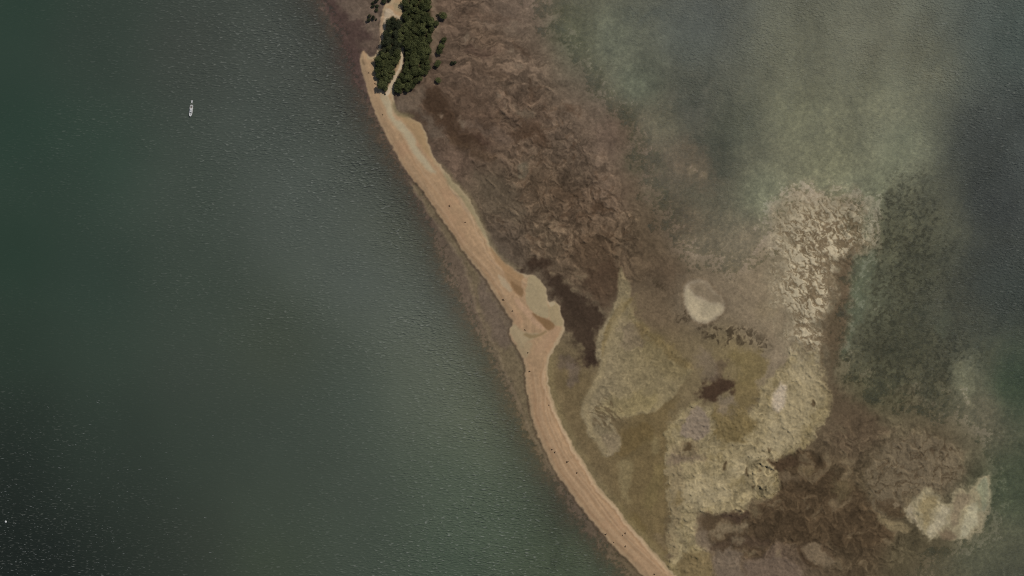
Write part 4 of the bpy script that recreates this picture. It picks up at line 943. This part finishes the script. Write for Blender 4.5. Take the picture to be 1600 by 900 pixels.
def loft(name, rings, mat, cap=True, smooth=True, closed=True):
    vs = []; fs = []; n = len(rings[0])
    for r in rings: vs += [tuple(p) for p in r]
    for i in range(len(rings) - 1):
        for j in range(n if closed else n - 1):
            fs.append((i * n + j, i * n + (j + 1) % n, (i + 1) * n + (j + 1) % n, (i + 1) * n + j))
    if cap: fs.append(tuple(range(n))[::-1]); fs.append(tuple((len(rings) - 1) * n + j for j in range(n)))
    return to_mesh(name, vs, fs, mat, smooth)
def tube(name, pts, r, mat, closed=False):
    n = 6; rings = []
    m_ = len(pts)
    for i, p in enumerate(pts):
        a_ = Vector(pts[(i - 1) % m_] if closed or i else pts[0]); b_ = Vector(pts[(i + 1) % m_] if closed or i < m_ - 1 else pts[-1])
        d = (b_ - a_).normalized(); s = d.cross(Vector((0, 0, 1)))
        s = s.normalized() if s.length > 1e-4 else Vector((1, 0, 0)); t = d.cross(s)
        rings.append([Vector(p) + s * r * math.cos(2 * math.pi * j / n) + t * r * math.sin(2 * math.pi * j / n) for j in range(n)])
    if closed: rings.append(rings[0])
    return loft(name, rings, mat, not closed)
def plan(x, L, B, bow=0.42, stern=0.90):         # half beam of the hull at x (0 stern .. L bow)
    t = x / L
    return B / 2 * ((stern + (1 - stern) * min(1, t / 0.3)) if t < 1 - bow else math.sqrt(max(0.0, 1 - ((t - (1 - bow)) / bow) ** 2.4)))
def bevel_box(name, x0, x1, y, z0, z1, mat, taper=0.85, fx=0.0, rx=0.0):
    def ring(z, k, a, b):
        yy = y * k; c = 0.22
        return [(a, -yy + c, z), (a + c, -yy, z), (b - c, -yy * 0.9, z), (b, -yy * 0.9 + c, z), (b, yy * 0.9 - c, z), (b - c, yy * 0.9, z), (a + c, yy, z), (a, yy - c, z)]
    zm = z1 - (z1 - z0) * 0.12
    return loft(name, [ring(z0, 1, x0, x1), ring(zm, taper + .02, x0 + rx, x1 - fx), ring(z1, taper - 0.05, x0 + rx + .08, x1 - fx - .1)], mat, True, False)

L, B = 10.4, 3.1
ang = math.atan2(Y(182.3) - Y(164.9), X(297.4) - X(299.6))
boat = empty('motor_boat', (X(299.6), Y(164.9), 0.0), ang)
tag(boat, 'white motor boat moored alone on the dark open water', 'boat')
rings = []
for x in [0.0, 0.5, 2, 4, 6, 7.2, 8.2, 9.0, 9.7, 10.1, 10.38]:
    hb = max(plan(x, L, B), 0.05); sh_ = 1.0 + 0.35 * (x / L) ** 2
    rings.append([(x, -hb, sh_), (x, -hb * 0.98, sh_ * 0.6), (x, -hb * 0.82, 0.0), (x, 0, -0.45), (x, hb * 0.82, 0.0), (x, hb * 0.98, sh_ * 0.6), (x, hb, sh_)])
mesh_obj('hull', loft('hull', rings, mat_hull, True, True, False), boat)
dk = []
for x in [0.12, 0.5, 2, 4, 6, 7.2, 8.2, 9.0, 9.7, 10.1, 10.3]:
    hb = max(plan(x, L, B) - 0.03, 0.04); sh_ = 0.96 + 0.35 * (x / L) ** 2
    dk.append([(x, -hb, sh_), (x, 0, sh_ + 0.06), (x, hb, sh_)])
mesh_obj('deck', loft('deck', dk, mat_hull, False, True, False), boat)
mesh_obj('gunwale', tube('gunwale', [(x, -plan(x, L, B), 1.0 + 0.35 * (x / L) ** 2) for x in (0.1, 2, 4, 6, 7.5, 8.6, 9.5, 10.2)] + [(10.4, 0, 1.36)] + [(x, plan(x, L, B), 1.0 + 0.35 * (x / L) ** 2) for x in (10.2, 9.5, 8.6, 7.5, 6, 4, 2, 0.1)], 0.06, mat_deck), boat)
mesh_obj('cockpit_floor', bevel_box('cockpit_floor', 0.5, 2.7, 1.0, 1.02, 1.07, mat_teak, 1.0), boat)
mesh_obj('bathing_platform', bevel_box('bathing_platform', -0.7, 0.0, 1.2, 0.25, 0.36, mat_deck, 1.0), boat)
cab = mesh_obj('cabin', bevel_box('cabin', 2.6, 7.4, 1.22, 1.0, 2.15, mat_hull, 0.86, 0.9, 0.15), boat)
mesh_obj('windscreen', loft('windscreen', [[(7.46, -0.95, 1.25), (7.46, 0.95, 1.25)], [(6.72, -0.9, 2.0), (6.72, 0.9, 2.0)]], mat_glass, False, False, False), cab)
for s in (-1, 1):
    mesh_obj('window', loft('window', [[(3.2, s * 1.235, 1.35), (6.1, s * 1.15, 1.35)], [(3.2, s * 1.12, 1.95), (6.1, s * 1.05, 1.95)]], mat_glass, False, False, False), cab)
mesh_obj('flybridge', bevel_box('flybridge', 2.9, 5.3, 0.85, 2.16, 2.75, mat_hull, 0.9, 0.3, 0.05), boat)
mesh_obj('seat', bevel_box('seat', 0.25, 0.75, 1.0, 1.05, 1.5, mat_hull, 0.95), boat)
mesh_obj('hatch', bevel_box('hatch', 8.0, 8.6, 0.35, 1.24, 1.36, mat_glass, 0.95), boat)
mesh_obj('bow_rail', tube('bow_rail', [(x, -plan(x, L, B) * 0.95, 1.85) for x in (6.6, 8, 9.2, 9.9)] + [(10.3, 0, 1.9)] + [(x, plan(x, L, B) * 0.95, 1.85) for x in (9.9, 9.2, 8, 6.6)], 0.025, mat_steel), boat)
for s in (-1, 1):
    for x in (6.6, 8.0, 9.2):
        mesh_obj('stanchion', tube('stanchion', [(x, s * plan(x, L, B) * 0.95, 1.0), (x, s * plan(x, L, B) * 0.95, 1.85)], 0.025, mat_steel), boat)
mesh_obj('mooring_line', tube('mooring_line', [(0.0, 0.3, 0.9), (-1.0, 0.15, 0.35), (-2.1, 0.05, 0.3), (-2.6, 0.0, 0.4)], 0.03, mat_rope), boat)

dang = math.atan2(Y(157.0) - Y(160.9), X(300.2) - X(299.7))
din = empty('dinghy', (X(299.65), Y(161.0), 0.0), dang)
tag(din, 'tiny white dinghy trailing at the end of the motor boat', 'dinghy')
pts = [(2.7, -0.52, .32), (2.0, -0.56, .30), (1.2, -0.56, .30), (0.6, -0.45, .34), (0.2, -0.2, .42), (0.12, 0, .44), (0.2, 0.2, .42), (0.6, 0.45, .34), (1.2, 0.56, .30), (2.0, 0.56, .30), (2.7, 0.52, .32)]
mesh_obj('tube', tube('tube', pts, 0.2, mat_rubber), din)
mesh_obj('floor', loft('floor', [[(x, -w, .2), (x, 0, .12), (x, w, .2)] for x, w in ((0.3, .15), (0.7, .38), (1.3, .48), (2.55, .48))], mat_rubber, False, True, False), din)
mesh_obj('thwart', bevel_box('thwart', 1.2, 1.75, 0.5, 0.32, 0.40, mat_hull, 1.0), din)
mesh_obj('transom', bevel_box('transom', 2.3, 2.75, 0.5, 0.1, 0.55, mat_hull, 1.0), din)

buoy = empty('mooring_buoy', (X(9.0), Y(815.2), 0.0))
tag(buoy, 'tiny white buoy on the dark water near the lower left corner', 'buoy')
prof = [(0.05, -0.55), (0.75, -0.35), (0.98, 0.05), (0.95, 0.3), (0.7, 0.55), (0.35, 0.72), (0.12, 0.78)]
mesh_obj('float', loft('float', [[(r * math.cos(2 * math.pi * j / 16), r * 1.15 * math.sin(2 * math.pi * j / 16), z) for j in range(16)] for r, z in prof], mat_hull), buoy)
mesh_obj('mast', tube('mast', [(0, 0, 0.7), (0, 0.001, 1.7)], 0.05, mat_steel), buoy)
mesh_obj('ring', tube('ring', [(0.2 * math.cos(t * math.pi / 5), 0.2 * math.sin(t * math.pi / 5), 1.7) for t in range(10)], 0.04, mat_steel, True), buoy)

# ------------------------------------------------------------------ sun glints modelled as pale flecks on the wind-roughened water, lower left
mat_glint = plain('glint', (0.15, 0.16, 0.15), 0.8, 0.3, 2.0, 0.2)
R = np.random.default_rng(77); vs = []; fs = []
tries = R.uniform((-60, 600), (460, 960), (5200, 2))
for u, v in tries:
    p = np.clip(1.0 - max(u, 0) / 420, 0.02, 1) ** 1.6 * np.clip((v - 600 - 0.05 * u) / 300, 0, 1) * (0.45 + 0.9 * vnoise(np.array([u / 26]), np.array([v / 20]), 5)[0])
    if R.uniform() > p * 0.55: continue
    Lf = R.gamma(2.5, 0.30) + 0.25; wf_ = R.uniform(0.09, 0.20); t = math.radians(R.normal(-6, 10))
    cx, cy = X(u), Y(v); ca, sa = math.cos(t), math.sin(t); k = len(vs); bow_ = R.uniform(-.15, .15)
    prof_ = [(-1, 0), (-0.4, 1), (0.3, 0.8), (1, 0), (0.3, -0.7), (-0.4, -0.9)]
    for a_, b_ in prof_:
        x = a_ * Lf / 1.2; y = b_ * wf_ + bow_ * a_ * a_
        vs.append((cx + x * ca - y * sa, cy + x * sa + y * ca, 0.05))
    vs.append((cx, cy, 0.05 + wf_ * 0.5))
    for j in range(6): fs.append((k + (j + 1) % 6, k + j, k + 6))
o = mesh_obj('glint_flecks', to_mesh('glint_flecks', vs, [f[::-1] for f in fs], mat_glint)); o['kind'] = 'stuff'
tag(o, 'pale flecks standing for sun glints scattered over the dark water lower left', 'glint')
